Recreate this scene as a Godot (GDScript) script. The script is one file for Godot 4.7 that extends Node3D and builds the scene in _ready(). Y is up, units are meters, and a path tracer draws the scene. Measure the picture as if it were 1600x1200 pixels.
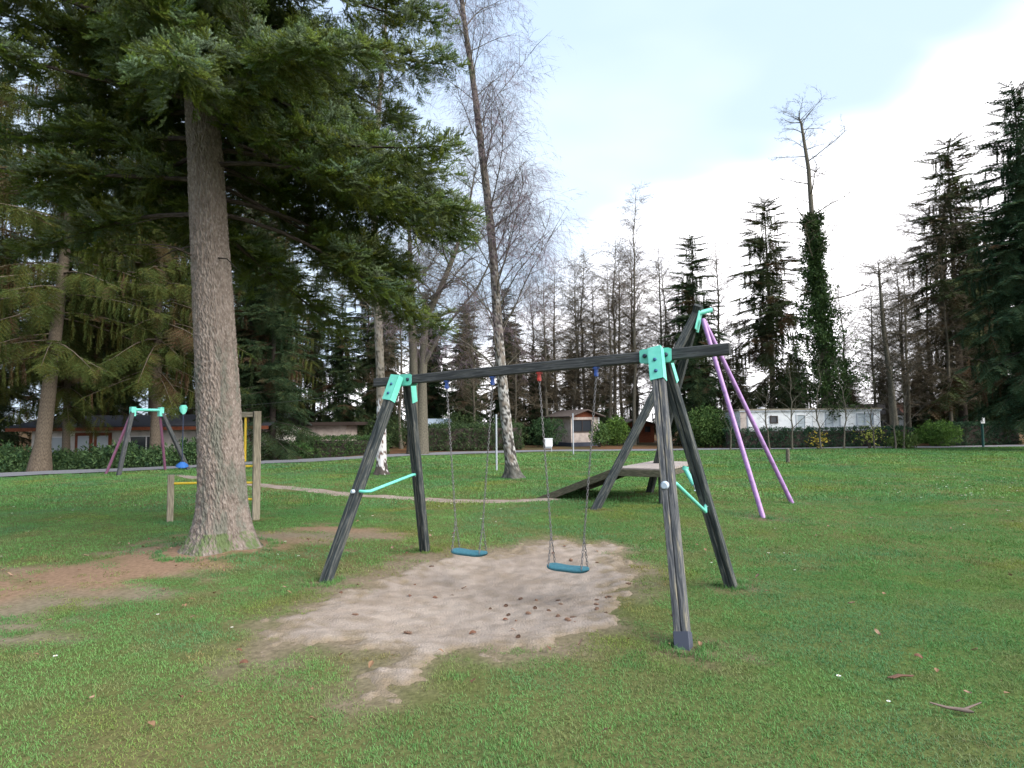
extends Node3D
# A playground on a camp site lawn under an overcast winter sky: metres, y up, the eye stands at (0, 1.6, 0) and looks along -z.

var rng := RandomNumberGenerator.new()
var taken := {}
var M := {}
var ground_noise := FastNoiseLite.new()
var patch_noise := FastNoiseLite.new()
var fine_noise := FastNoiseLite.new()
var sand_edge := PackedVector2Array([Vector2(-1.9, -4.5), Vector2(-1.89, -5.09), Vector2(-1.74, -5.62), Vector2(-1.41, -6.78), Vector2(-0.88, -7.63), Vector2(-0.26, -7.83), Vector2(0.23, -8.29), Vector2(0.61, -8.83), Vector2(0.86, -8.26), Vector2(1.3, -8.15), Vector2(1.25, -7.11), Vector2(1.04, -5.92), Vector2(0.87, -5.25), Vector2(0.62, -4.86), Vector2(0.22, -4.66), Vector2(-0.11, -4.48), Vector2(-0.45, -4.25), Vector2(-0.58, -4.05), Vector2(-0.62, -3.86), Vector2(-0.86, -3.77), Vector2(-0.9, -4.05), Vector2(-0.8, -4.4), Vector2(-1.0, -4.59), Vector2(-1.33, -4.6), Vector2(-1.64, -4.43)])
var litter_edge := PackedVector2Array([Vector2(-7.6, -6.0), Vector2(-6.04, -6.84), Vector2(-5.67, -7.44), Vector2(-5.25, -7.85), Vector2(-4.77, -8.56), Vector2(-3.78, -9.62), Vector2(-2.47, -9.9), Vector2(-1.8, -9.12), Vector2(-2.04, -8.2), Vector2(-2.88, -7.96), Vector2(-2.75, -7.31), Vector2(-2.6, -6.84), Vector2(-3.35, -6.51), Vector2(-3.45, -6.1), Vector2(-3.9, -5.6), Vector2(-3.73, -4.92), Vector2(-4.21, -4.79), Vector2(-6.5, -4.2)])
var track := PackedVector2Array([Vector2(-11.0, -20.3), Vector2(-9.1, -18.67), Vector2(-7.01, -16.9), Vector2(-5.13, -15.43), Vector2(-3.57, -14.32), Vector2(-1.4, -13.29), Vector2(-0.03, -12.8), Vector2(0.8, -13.1)])
var road := PackedVector2Array([Vector2(-30.0, -17.5), Vector2(-22.0, -19.0), Vector2(-17.6, -20.8), Vector2(-15.1, -22.3), Vector2(-13.93, -23.3), Vector2(-12.81, -24.9), Vector2(-11.23, -27.0), Vector2(-9.56, -28.4), Vector2(-7.51, -30.3), Vector2(-5.46, -32.5), Vector2(-2.88, -34.2), Vector2(1.06, -35.25), Vector2(5.83, -35.4), Vector2(10.86, -35.3), Vector2(18.29, -35.4), Vector2(23.75, -35.4), Vector2(29.53, -35.7), Vector2(60.0, -37.0)])

# ---------------------------------------------------------------- mesh building

class MB:
	var v := PackedVector3Array()
	var n := PackedVector3Array()
	var uv := PackedVector2Array()
	var c := PackedColorArray()
	var ix := PackedInt32Array()
	var col := Color.WHITE
	var flat := false   # no normals stored: every face is flat

	func tri(a: Vector3, b: Vector3, d: Vector3) -> void:      # counter-clockwise from outside
		var k := v.size()
		v.append(a); v.append(b); v.append(d)
		if not flat:
			var nn := (b - a).cross(d - a).normalized()
			n.append(nn); n.append(nn); n.append(nn)
		uv.append(Vector2.ZERO); uv.append(Vector2(1, 0)); uv.append(Vector2(0.5, 1))
		c.append(col); c.append(col); c.append(col)
		ix.append(k); ix.append(k + 2); ix.append(k + 1)

	func quad(a: Vector3, b: Vector3, d: Vector3, e: Vector3, u0 := Vector2.ZERO, u1 := Vector2.ONE) -> void:
		var k := v.size()
		v.append(a); v.append(b); v.append(d); v.append(e)
		if not flat:
			var nn := (b - a).cross(d - a).normalized()
			for i in 4: n.append(nn)
		uv.append(u0); uv.append(Vector2(u1.x, u0.y)); uv.append(u1); uv.append(Vector2(u0.x, u1.y))
		for i in 4: c.append(col)
		ix.append(k); ix.append(k + 2); ix.append(k + 1)
		ix.append(k); ix.append(k + 3); ix.append(k + 2)

	# a straight timber or plate from a to b, w along the side axis, h along up, with chamfered long edges
	func beam(a: Vector3, b: Vector3, w: float, h: float, up := Vector3.UP, ch := 0.006) -> void:
		var t := (b - a).normalized()
		var s := t.cross(up).normalized()
		var y := s.cross(t).normalized()
		var hw := w / 2.0
		var hh := h / 2.0
		ch = minf(ch, minf(hw, hh) * 0.8)
		var pr := [Vector2(hw, -hh + ch), Vector2(hw, hh - ch), Vector2(hw - ch, hh), Vector2(-hw + ch, hh), Vector2(-hw, hh - ch), Vector2(-hw, -hh + ch), Vector2(-hw + ch, -hh), Vector2(hw - ch, -hh)]
		var u := 0.0
		var ln := a.distance_to(b)
		var off := fposmod(a.x * 3.7 + a.z * 1.3, 1.0)
		for i in 8:
			var p: Vector2 = pr[i]
			var q: Vector2 = pr[(i + 1) % 8]
			var d := p.distance_to(q)
			var p3 := s * p.x + y * p.y
			var q3 := s * q.x + y * q.y
			quad(a + q3, a + p3, b + p3, b + q3, Vector2(u + d + off, off), Vector2(u + off, ln + off))
			u += d
		for e in 2:
			var o := a if e == 0 else b
			for i in range(1, 7):
				var p0: Vector2 = pr[0]
				var p1: Vector2 = pr[i]
				var p2: Vector2 = pr[i + 1]
				var x0 := o + s * p0.x + y * p0.y
				var x1 := o + s * p1.x + y * p1.y
				var x2 := o + s * p2.x + y * p2.y
				if e == 0: tri(x0, x1, x2)
				else: tri(x0, x2, x1)

	func box(c0: Vector3, size: Vector3, ch := 0.004) -> void:
		beam(c0 - Vector3(0, 0, size.z / 2), c0 + Vector3(0, 0, size.z / 2), size.x, size.y, Vector3.UP, ch)

	func tube(p: PackedVector3Array, r: PackedFloat32Array, sides := 6, cap := false) -> void:
		var m := p.size()
		var t := (p[1] - p[0]).normalized()
		var x := t.cross(Vector3.UP if absf(t.y) < 0.9 else Vector3.RIGHT).normalized()
		var along := 0.0
		var first := v.size()
		for i in m:
			if i > 0: along += p[i].distance_to(p[i - 1])
			var tt := ((p[i + 1] if i + 1 < m else p[i]) - (p[i - 1] if i > 0 else p[i])).normalized()
			x = (x - tt * x.dot(tt)).normalized()
			var y := tt.cross(x)
			for j in sides + 1:
				var a := TAU * j / sides
				var d := x * cos(a) + y * sin(a)
				v.append(p[i] + d * r[i])
				n.append(d)
				uv.append(Vector2(a * r[0], along))
				c.append(col)
		for i in m - 1:
			for j in sides:
				var a := first + i * (sides + 1) + j
				var b := a + sides + 1
				ix.append(a); ix.append(b + 1); ix.append(a + 1)
				ix.append(a); ix.append(b); ix.append(b + 1)
		if cap:
			for e in 2:
				var o := p[0] if e == 0 else p[m - 1]
				var rr := r[0] if e == 0 else r[m - 1]
				var tt := ((p[1] - p[0]) if e == 0 else (p[m - 1] - p[m - 2])).normalized()
				var xx := tt.cross(Vector3.UP if absf(tt.y) < 0.9 else Vector3.RIGHT).normalized()
				var yy := tt.cross(xx)
				for j in sides:
					var d0 := xx * cos(TAU * j / sides) + yy * sin(TAU * j / sides)
					var d1 := xx * cos(TAU * (j + 1) / sides) + yy * sin(TAU * (j + 1) / sides)
					if e == 1: tri(o, o + d0 * rr, o + d1 * rr)
					else: tri(o, o + d1 * rr, o + d0 * rr)

	func rod(a: Vector3, b: Vector3, r: float, sides := 10) -> void:
		tube(PackedVector3Array([a, b]), PackedFloat32Array([r, r]), sides, true)

	func packed(id: String) -> Dictionary:
		var a := PackedVector3Array()
		var k := PackedColorArray()
		for i in ix:
			a.append(v[i])
			k.append(c[i])
		return {"id": id, "v": a, "c": k}

	func thorn(a: Vector3, b: Vector3, w: float, roll: float) -> void:
		var t := b - a
		var s := t.cross(Vector3(cos(roll), sin(roll), 0.3)).normalized() * w * 0.5
		tri(a - s, a + s, b)

	# two crossing slivers that taper to a point: a twig or a needle fan
	func sliver(a: Vector3, b: Vector3, w: float) -> void:
		var t := b - a
		var s := t.cross(Vector3(0.3, 1, 0.2)).normalized() * w * 0.5
		var q := t.cross(s).normalized() * w * 0.5
		tri(a - s, a + s, b)
		tri(a - q, a + q, b)

	func mesh() -> ArrayMesh:
		var arr := []
		arr.resize(Mesh.ARRAY_MAX)
		arr[Mesh.ARRAY_VERTEX] = v
		if not flat: arr[Mesh.ARRAY_NORMAL] = n
		arr[Mesh.ARRAY_TEX_UV] = uv
		arr[Mesh.ARRAY_COLOR] = c
		arr[Mesh.ARRAY_INDEX] = ix
		var m := ArrayMesh.new()
		m.add_surface_from_arrays(Mesh.PRIMITIVE_TRIANGLES, arr)
		return m

# many small sprays of leaves or twigs joined into one crown
class Bake:
	var v := PackedVector3Array()
	var c := PackedColorArray()
	var cache := {}

	func add(x: Transform3D, spray: Dictionary, tint: Color) -> void:
		v.append_array(x * (spray.v as PackedVector3Array))
		var key := "%s %d %d %d" % [spray.id, int(tint.r * 2000), int(tint.g * 2000), int(tint.b * 2000)]
		if not cache.has(key):
			var a := PackedColorArray()
			for q in spray.c: a.append(Color(q.r * tint.r, q.g * tint.g, q.b * tint.b))
			cache[key] = a
		c.append_array(cache[key])

	func mesh() -> ArrayMesh:
		var arr := []
		arr.resize(Mesh.ARRAY_MAX)
		arr[Mesh.ARRAY_VERTEX] = v
		arr[Mesh.ARRAY_COLOR] = c
		var m := ArrayMesh.new()
		m.add_surface_from_arrays(Mesh.PRIMITIVE_TRIANGLES, arr)
		return m

# ---------------------------------------------------------------- nodes

func numbered(called: String) -> String:
	var k: int = taken.get(called, 0)
	taken[called] = k + 1
	return called if k == 0 else "%s_%03d" % [called, k]

func meta(o: Node, label: String, category: String, group := "", kind := "") -> void:
	if label: o.set_meta("label", label)
	if category: o.set_meta("category", category)
	if group: o.set_meta("group", group)
	if kind: o.set_meta("kind", kind)

func thing(called: String, label: String, category: String, at := Vector3.ZERO, turn := 0.0, group := "") -> Node3D:
	var o := Node3D.new()
	o.name = numbered(called)
	add_child(o)
	o.position = at
	o.rotation.y = turn
	meta(o, label, category, group)
	return o

func part(parent: Node, called: String, m: Mesh, mat: Material, at := Vector3.ZERO) -> MeshInstance3D:
	var o := MeshInstance3D.new()
	o.name = called
	o.mesh = m
	o.material_override = mat
	parent.add_child(o, true)
	o.position = at
	return o

func solo(called: String, label: String, category: String, m: Mesh, mat: Material, at := Vector3.ZERO, turn := 0.0, group := "", kind := "") -> MeshInstance3D:
	var o := part(self, numbered(called), m, mat, at)
	o.rotation.y = turn
	meta(o, label, category, group, kind)
	return o

func swarm(parent: Node, called: String, m: Mesh, mat: Material, where: Array, tint: PackedColorArray) -> MultiMeshInstance3D:
	var mm := MultiMesh.new()
	mm.transform_format = MultiMesh.TRANSFORM_3D
	mm.use_colors = true
	mm.mesh = m
	mm.instance_count = where.size()
	for i in where.size():
		mm.set_instance_transform(i, where[i])
		mm.set_instance_color(i, tint[i])
	return swarm_of(parent, called, mm, mat)

func swarm_of(parent: Node, called: String, mm: MultiMesh, mat: Material) -> MultiMeshInstance3D:
	var o := MultiMeshInstance3D.new()
	o.name = called
	o.multimesh = mm
	o.material_override = mat
	parent.add_child(o, true)
	return o

func multi(m: Mesh, where: Array, tint: PackedColorArray) -> MultiMesh:
	var mm := MultiMesh.new()
	mm.transform_format = MultiMesh.TRANSFORM_3D
	mm.use_colors = true
	mm.mesh = m
	mm.instance_count = where.size()
	for i in where.size():
		mm.set_instance_transform(i, where[i])
		mm.set_instance_color(i, tint[i])
	return mm

# ---------------------------------------------------------------- materials

func lin(r: float, g: float, b: float) -> Color:
	return Color(r, g, b).linear_to_srgb()

func tex(s: int, freq: float, stops: Array, size := 512, octaves := 4, ridged := false) -> NoiseTexture2D:
	var f := FastNoiseLite.new()
	f.noise_type = FastNoiseLite.TYPE_SIMPLEX_SMOOTH
	f.seed = s
	f.frequency = freq
	f.fractal_octaves = octaves
	f.fractal_type = FastNoiseLite.FRACTAL_RIDGED if ridged else FastNoiseLite.FRACTAL_FBM
	var t := NoiseTexture2D.new()
	t.width = size
	t.height = size
	t.seamless = true
	t.noise = f
	if stops.size():
		var gr := Gradient.new()
		var off := PackedFloat32Array()
		var cs := PackedColorArray()
		for st in stops:
			off.append(st[0])
			cs.append(lin(st[1], st[2], st[3]))
		gr.offsets = off
		gr.colors = cs
		t.color_ramp = gr
	return t

func mat(called: String, c: Color, rough := 0.8, spec := 0.35) -> StandardMaterial3D:
	var m := StandardMaterial3D.new()
	m.resource_name = called
	m.albedo_color = c
	m.roughness = rough
	m.metallic_specular = spec
	m.cull_mode = BaseMaterial3D.CULL_DISABLED
	M[called] = m
	return m

func mat_tex(called: String, t: Texture2D, scale: Vector3, rough := 0.85, bump: Texture2D = null, depth := 0.5, triplanar := false, spec := 0.3) -> StandardMaterial3D:
	var m := mat(called, Color.WHITE, rough, spec)
	m.albedo_texture = t
	m.uv1_scale = scale
	m.uv1_triplanar = triplanar
	if bump:
		m.heightmap_enabled = true
		m.heightmap_texture = bump
		m.heightmap_scale = depth
	return m

func tinted(called: String, rough := 0.7, back := Color.BLACK, spec := 0.3) -> StandardMaterial3D:
	var m := mat(called, Color.WHITE, rough, spec)
	m.vertex_color_use_as_albedo = true
	if back != Color.BLACK:
		m.backlight_enabled = true
		m.backlight = back
	return m

func make_materials() -> void:
	var grain := tex(11, 0.02, [], 512, 5)
	# stained timber gone grey: streaks along the grain
	mat_tex("dark_timber", tex(1, 0.012, [[0.0, 0.018, 0.024, 0.026], [0.4, 0.034, 0.041, 0.043], [0.56, 0.06, 0.068, 0.07], [0.68, 0.12, 0.12, 0.105], [0.76, 0.045, 0.052, 0.052], [1.0, 0.2, 0.18, 0.13]], 512, 5), Vector3(4.5, 0.4, 1), 0.8, grain, 0.35)
	mat_tex("beam_timber", tex(2, 0.012, [[0.0, 0.032, 0.034, 0.036], [0.45, 0.055, 0.058, 0.06], [0.62, 0.09, 0.093, 0.095], [0.75, 0.05, 0.052, 0.046], [1.0, 0.15, 0.142, 0.11]], 512, 5), Vector3(4.5, 0.35, 1), 0.8, grain, 0.35)
	mat_tex("worn_timber", tex(3, 0.012, [[0.0, 0.035, 0.038, 0.044], [0.38, 0.07, 0.074, 0.08], [0.5, 0.14, 0.14, 0.138], [0.6, 0.08, 0.083, 0.088], [0.75, 0.21, 0.192, 0.15], [1.0, 0.29, 0.25, 0.175]], 512, 5), Vector3(5.0, 0.4, 1), 0.85, grain, 0.4)
	mat_tex("pale_timber", tex(4, 0.012, [[0.0, 0.14, 0.12, 0.09], [0.5, 0.25, 0.22, 0.165], [1.0, 0.38, 0.34, 0.26]], 512, 5), Vector3(8.0, 0.6, 1), 0.85, grain, 0.3)
	mat_tex("deck_timber", tex(5, 0.015, [[0.0, 0.2, 0.165, 0.15], [0.5, 0.34, 0.29, 0.26], [1.0, 0.46, 0.41, 0.37]], 512, 5), Vector3(8.0, 0.8, 1), 0.85, grain, 0.3)
	mat_tex("mossy_timber", tex(6, 0.014, [[0.0, 0.04, 0.045, 0.03], [0.5, 0.09, 0.085, 0.06], [1.0, 0.16, 0.14, 0.1]], 512, 5), Vector3(8.0, 0.8, 1), 0.9, grain, 0.3)
	mat_tex("mint_paint", tex(7, 0.015, [[0.0, 0.1, 0.3, 0.22], [0.17, 0.13, 0.52, 0.41], [0.5, 0.14, 0.56, 0.44], [0.84, 0.165, 0.61, 0.49], [1.0, 0.28, 0.6, 0.5]], 256, 6), Vector3(3, 3, 3), 0.42, null, 0, true, 0.5)
	mat_tex("purple_paint", tex(8, 0.015, [[0.0, 0.14, 0.09, 0.15], [0.2, 0.25, 0.13, 0.31], [0.5, 0.31, 0.165, 0.38], [0.85, 0.36, 0.2, 0.42], [1.0, 0.42, 0.3, 0.47]], 256, 6), Vector3(2, 2, 2), 0.4, null, 0, true, 0.5)
	mat_tex("faded_purple_paint", tex(8, 0.02, [[0.0, 0.15, 0.06, 0.11], [1.0, 0.26, 0.11, 0.18]], 256, 4), Vector3(2, 2, 2), 0.5, null, 0, true, 0.4)
	mat_tex("yellow_paint", tex(9, 0.02, [[0.0, 0.6, 0.4, 0.02], [1.0, 0.75, 0.52, 0.04]], 256, 4), Vector3(3, 3, 3), 0.4, null, 0, true, 0.5)
	mat_tex("seat_rubber", tex(10, 0.03, [[0.0, 0.035, 0.115, 0.15], [0.5, 0.05, 0.16, 0.2], [1.0, 0.075, 0.2, 0.24]], 256, 5), Vector3(4, 4, 4), 0.62, grain, 0.1, true)
	mat("blue_plastic", lin(0.02, 0.07, 0.3), 0.4, 0.5)
	mat("red_plastic", lin(0.45, 0.03, 0.02), 0.4, 0.5)
	mat("bright_blue_rubber", lin(0.04, 0.16, 0.5), 0.5)
	mat("dark_bolt", lin(0.02, 0.03, 0.06), 0.4, 0.5)
	mat("blue_bolt", lin(0.03, 0.09, 0.2), 0.4, 0.5)
	mat("white_cap", lin(0.42, 0.5, 0.58), 0.5)
	mat("grey_shoe", lin(0.055, 0.062, 0.085), 0.6)
	var chain := mat("chain_steel", lin(0.2, 0.19, 0.19), 0.45, 0.5)
	chain.metallic = 0.6
	var galv := mat("galvanised", lin(0.42, 0.45, 0.5), 0.5, 0.5)
	galv.metallic = 0.4
	mat("cable_steel", lin(0.1, 0.1, 0.1), 0.5)
	# bark
	var ridge := tex(21, 0.016, [], 512, 5, true)
	mat_tex("spruce_bark", tex(20, 0.02, [[0.0, 0.07, 0.055, 0.04], [0.5, 0.15, 0.12, 0.09], [1.0, 0.25, 0.215, 0.165]], 512, 5), Vector3(2.2, 0.7, 1), 0.95, ridge, 2.0)
	mat_tex("dark_bark", tex(22, 0.02, [[0.0, 0.03, 0.024, 0.02], [0.5, 0.065, 0.052, 0.045], [1.0, 0.12, 0.1, 0.085]], 512, 5), Vector3(2.2, 0.7, 1), 0.95, ridge, 1.5)
	mat_tex("grey_bark", tex(23, 0.02, [[0.0, 0.06, 0.055, 0.045], [0.5, 0.12, 0.11, 0.085], [1.0, 0.2, 0.18, 0.14]], 512, 5), Vector3(2.2, 0.7, 1), 0.95, ridge, 1.2)
	var tb := tinted("trunk_bark", 0.95)
	tb.heightmap_enabled = true
	tb.heightmap_texture = ridge
	tb.heightmap_scale = 1.0
	tb.uv1_scale = Vector3(2.5, 0.8, 1)
	tinted("needles", 0.75, lin(0.1, 0.12, 0.05), 0.12)
	tinted("leaves", 0.7, lin(0.22, 0.25, 0.1), 0.25)
	tinted("grass_blades", 0.8, lin(0.3, 0.35, 0.12), 0.12)
	tinted("twigs", 0.9)
	tinted("small_things", 0.7)
	# ground
	var soil := tinted("soil", 0.97, Color.BLACK, 0.1)
	soil.albedo_texture = tex(30, 0.03, [[0.0, 0.55, 0.55, 0.55], [0.5, 0.8, 0.8, 0.8], [1.0, 1.0, 1.0, 1.0]], 512, 6)
	soil.uv1_triplanar = true
	soil.uv1_world_triplanar = true
	soil.uv1_scale = Vector3(0.9, 0.9, 0.9)
	soil.heightmap_enabled = true
	soil.heightmap_texture = tex(31, 0.05, [], 512, 6)
	soil.heightmap_scale = 0.6
	var sand := tinted("sand", 0.97, Color.BLACK, 0.1)
	sand.albedo_texture = tex(32, 0.12, [[0.0, 0.62, 0.6, 0.58], [0.5, 0.86, 0.85, 0.84], [1.0, 1.0, 1.0, 1.0]], 512, 5)
	sand.uv1_triplanar = true
	sand.uv1_world_triplanar = true
	sand.uv1_scale = Vector3(1.3, 1.3, 1.3)
	sand.heightmap_enabled = true
	sand.heightmap_texture = tex(33, 0.06, [], 512, 6)
	sand.heightmap_scale = 0.7
	var asphalt := mat_tex("asphalt", tex(34, 0.1, [[0.0, 0.1, 0.1, 0.105], [0.5, 0.17, 0.17, 0.18], [1.0, 0.24, 0.24, 0.25]], 512, 6), Vector3(0.6, 0.6, 0.6), 0.9, null, 0, true)
	asphalt.uv1_world_triplanar = true
	# buildings
	mat_tex("cream_render", tex(40, 0.02, [[0.0, 0.42, 0.39, 0.34], [0.5, 0.54, 0.51, 0.46], [1.0, 0.6, 0.57, 0.52]], 256, 5), Vector3(0.5, 0.5, 0.5), 0.9, null, 0, true)
	mat_tex("white_panel", tex(41, 0.02, [[0.0, 0.6, 0.62, 0.64], [0.4, 0.74, 0.76, 0.78], [1.0, 0.8, 0.81, 0.82]], 256, 5), Vector3(0.4, 0.4, 0.4), 0.5, null, 0, true, 0.45)
	mat_tex("shed_panel", tex(42, 0.02, [[0.0, 0.36, 0.3, 0.27], [0.5, 0.47, 0.4, 0.36], [1.0, 0.56, 0.49, 0.44]], 256, 5), Vector3(0.5, 0.5, 0.5), 0.9, null, 0, true)
	mat_tex("slate", tex(43, 0.05, [[0.0, 0.03, 0.032, 0.04], [1.0, 0.075, 0.078, 0.09]], 256, 5), Vector3(1, 1, 1), 0.8, null, 0, true)
	mat_tex("roof_felt", tex(44, 0.04, [[0.0, 0.07, 0.055, 0.05], [1.0, 0.15, 0.12, 0.105]], 256, 5), Vector3(1, 1, 1), 0.9, null, 0, true)
	mat_tex("brown_paint", tex(45, 0.03, [[0.0, 0.13, 0.04, 0.02], [1.0, 0.22, 0.07, 0.035]], 256, 4), Vector3(1, 1, 1), 0.7, null, 0, true)
	mat_tex("red_tile", tex(46, 0.05, [[0.0, 0.2, 0.08, 0.05], [1.0, 0.34, 0.15, 0.1]], 256, 4), Vector3(1, 1, 1), 0.85, null, 0, true)
	mat("dark_fascia", lin(0.05, 0.035, 0.03), 0.7)
	mat("dark_room", lin(0.02, 0.022, 0.026), 0.9)
	mat("window_glass", lin(0.035, 0.04, 0.048), 0.12, 0.6)
	mat("net_curtain", lin(0.42, 0.47, 0.5), 0.7)
	mat("white_frame", lin(0.7, 0.7, 0.7), 0.5)
	mat("white_bin", lin(0.75, 0.77, 0.8), 0.45, 0.5)
	mat("green_post", lin(0.02, 0.08, 0.07), 0.5)

# ---------------------------------------------------------------- ground

func edge_distance(poly: PackedVector2Array, p: Vector2) -> float:   # positive inside
	var d := 1e9
	for i in poly.size():
		var q := Geometry2D.get_closest_point_to_segment(p, poly[i], poly[(i + 1) % poly.size()])
		d = minf(d, p.distance_squared_to(q))
	d = sqrt(d)
	return d if Geometry2D.is_point_in_polygon(p, poly) else -d

func line_distance(line: PackedVector2Array, p: Vector2) -> float:
	var d := 1e9
	for i in line.size() - 1:
		d = minf(d, p.distance_squared_to(Geometry2D.get_closest_point_to_segment(p, line[i], line[i + 1])))
	return sqrt(d)

func road_z(x: float) -> float:
	for i in road.size() - 1:
		if x <= road[i + 1].x:
			return lerpf(road[i].y, road[i + 1].y, clampf((x - road[i].x) / (road[i + 1].x - road[i].x), 0, 1))
	return -37.0

func sand_mask(x: float, z: float) -> float:
	if x < -2.6 or x > 2.2 or z > -3.2 or z < -9.5: return -1.0
	return edge_distance(sand_edge, Vector2(x, z)) + patch_noise.get_noise_2d(x * 9.0, z * 9.0) * 0.22 + fine_noise.get_noise_2d(x * 26.0, z * 26.0) * 0.24 + fine_noise.get_noise_2d(x * 90.0, z * 90.0) * 0.12

func litter_mask(x: float, z: float) -> float:
	if x < -8.5 or x > -1.0 or z > -3.5 or z < -10.5: return -1.0
	return edge_distance(litter_edge, Vector2(x, z)) + patch_noise.get_noise_2d(x * 6.0 + 50.0, z * 9.0) * 0.9 + fine_noise.get_noise_2d(x * 16.0, z * 30.0) * 0.75 - 0.2

func track_mask(x: float, z: float) -> float:
	if x < -12 or x > 2.0 or z > -11.5 or z < -21.5: return -1.0
	return 0.24 - line_distance(track, Vector2(x, z)) + patch_noise.get_noise_2d(x * 7.0, z * 7.0 + 90.0) * 0.14

func ground_y(x: float, z: float) -> float:
	var y := ground_noise.get_noise_2d(x, z) * 0.06
	var d := Vector2(x + 3.6, z + 7.85).length()
	y += 0.1 * exp(-d * d / 1.2)
	if x > -2.2 and x < 1.8 and z < -3.4 and z > -9.0:
		var e := Vector2((x - (-0.1 + (-z - 6.5) * 0.2)) / 1.5, (z + 6.3) / 2.0).length()
		y -= 0.11 * smoothstep(1.1, 0.2, e)
	# the land falls away behind the path, where the bungalow stands
	if x < -4.0 and z < -22.0:
		y -= 0.75 * smoothstep(0.0, 4.5, road_z(x) - 1.3 - z) * smoothstep(-8.0, -12.0, x)
	return y

var feet := PackedVector2Array([Vector2(1.25, -4.4), Vector2(2.2, -6.1), Vector2(-1.95, -6.38), Vector2(-1.12, -7.93), Vector2(1.45, -11.42), Vector2(3.07, -14.1), Vector2(4.12, -10.18), Vector2(5.4, -11.91), Vector2(2.3, -13.2)])

func worn(x: float, z: float) -> float:
	var d := 9.0
	for f in feet: d = minf(d, Vector2(x - f.x, z - f.y).length())
	return clampf(1.2 - d * 3.4 + fine_noise.get_noise_2d(x * 30.0, z * 30.0) * 1.2, 0, 1)

func ground_color(x: float, z: float) -> Color:
	var a := patch_noise.get_noise_2d(x * 1.3, z * 1.3)
	var b := fine_noise.get_noise_2d(x * 4.0, z * 4.0)
	var c := Color(0.09, 0.13, 0.04).lerp(Color(0.15, 0.135, 0.06), clampf(0.35 + a * 0.9 + b * 0.3, 0, 1))
	var past := road_z(x) - z
	if past > 0.9:
		c = Color(0.19, 0.1, 0.055).lerp(Color(0.1, 0.085, 0.045), clampf(0.5 + a * 1.2 + b, 0, 1))
	elif past > -0.9 - a * 0.4:
		c = c.lerp(Color(0.11, 0.065, 0.035), 0.45)
	var l := litter_mask(x, z)
	if l > -0.4:
		c = c.lerp(Color(0.27, 0.178, 0.118).lerp(Color(0.22, 0.185, 0.13), clampf(0.5 + b * 1.5, 0, 1)), clampf((l + 0.4) * 1.6, 0, 1))
	if z > -15.0 and z < -3.5: c = c.lerp(Color(0.17, 0.125, 0.085), worn(x, z))
	var s := sand_mask(x, z)
	if s > -0.4:
		c = c.lerp(Color(0.22, 0.175, 0.125), clampf((s + 0.4) * 2.2 + b, 0, 1))
	return c

func lines(lo: float, hi: float, step: float, far: float) -> PackedFloat32Array:
	var a := PackedFloat32Array()
	var k := step
	var x := lo
	var out: Array = []
	while x > -far:
		k *= 1.25
		x -= k
		out.append(maxf(x, -far))
	out.reverse()
	for q in out: a.append(q)
	x = lo
	while x < hi:
		a.append(x)
		x += step
	k = step
	while x < far:
		a.append(x)
		k *= 1.25
		x += k
	a.append(far)
	return a

func build_ground() -> void:
	var xs := lines(-16.0, 14.0, 0.16, 400.0)
	var zs := lines(-26.0, -2.0, 0.16, 400.0)
	var mb := MB.new()
	for z in zs:
		for x in xs:
			var near := absf(x) < 60 and z < 5 and z > -60
			var y := ground_y(x, z) if absf(x) < 90 and absf(z) < 90 else 0.0
			mb.v.append(Vector3(x, y, z))
			mb.uv.append(Vector2(x, z))
			mb.c.append(ground_color(x, z) if near else (Color(0.09, 0.055, 0.03) if z < -40 else Color(0.07, 0.09, 0.03)))
			mb.n.append(Vector3(ground_y(x - 0.05, z) - ground_y(x + 0.05, z), 0.1, ground_y(x, z - 0.05) - ground_y(x, z + 0.05)).normalized() if near else Vector3.UP)
	var w := xs.size()
	for j in zs.size() - 1:
		for i in w - 1:
			var a := j * w + i
			mb.ix.append_array([a, a + 1, a + w + 1, a, a + w + 1, a + w])
	var g := solo("ground", "", "", mb.mesh(), M.soil)
	g.set_meta("kind", "structure")

func mask_sheet(called: String, x0: float, x1: float, z0: float, z1: float, step: float, mask: Callable, color: Callable, bump: float, m: Material) -> void:
	var nx := int((x1 - x0) / step) + 1
	var nz := int((z1 - z0) / step) + 1
	var mb := MB.new()
	var val := PackedFloat32Array()
	for j in nz:
		for i in nx:
			var x := x0 + i * step
			var z := z0 + j * step
			var k: float = mask.call(x, z)
			val.append(k)
			var y := ground_y(x, z) + clampf(k * 0.14, -0.05, 0.014)
			if k > 0: y += (fine_noise.get_noise_2d(x * 26.0, z * 26.0) * bump + fine_noise.get_noise_2d(x * 80.0, z * 80.0) * bump * 0.6) * minf(k * 8.0, 1.0)
			mb.v.append(Vector3(x, y, z))
			mb.uv.append(Vector2(x, z))
			mb.c.append(color.call(x, z))
			mb.n.append(Vector3.UP)
	for j in nz - 1:
		for i in nx - 1:
			var a := j * nx + i
			if maxf(maxf(val[a], val[a + 1]), maxf(val[a + nx], val[a + nx + 1])) > -0.05:
				mb.ix.append_array([a, a + 1, a + nx + 1, a, a + nx + 1, a + nx])
	for j in range(1, nz - 1):
		for i in range(1, nx - 1):
			var a := j * nx + i
			mb.n[a] = Vector3(mb.v[a - 1].y - mb.v[a + 1].y, 2.0 * step, mb.v[a - nx].y - mb.v[a + nx].y).normalized()
	var o := solo(called, "", "", mb.mesh(), m)
	o.set_meta("kind", "structure")

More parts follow.
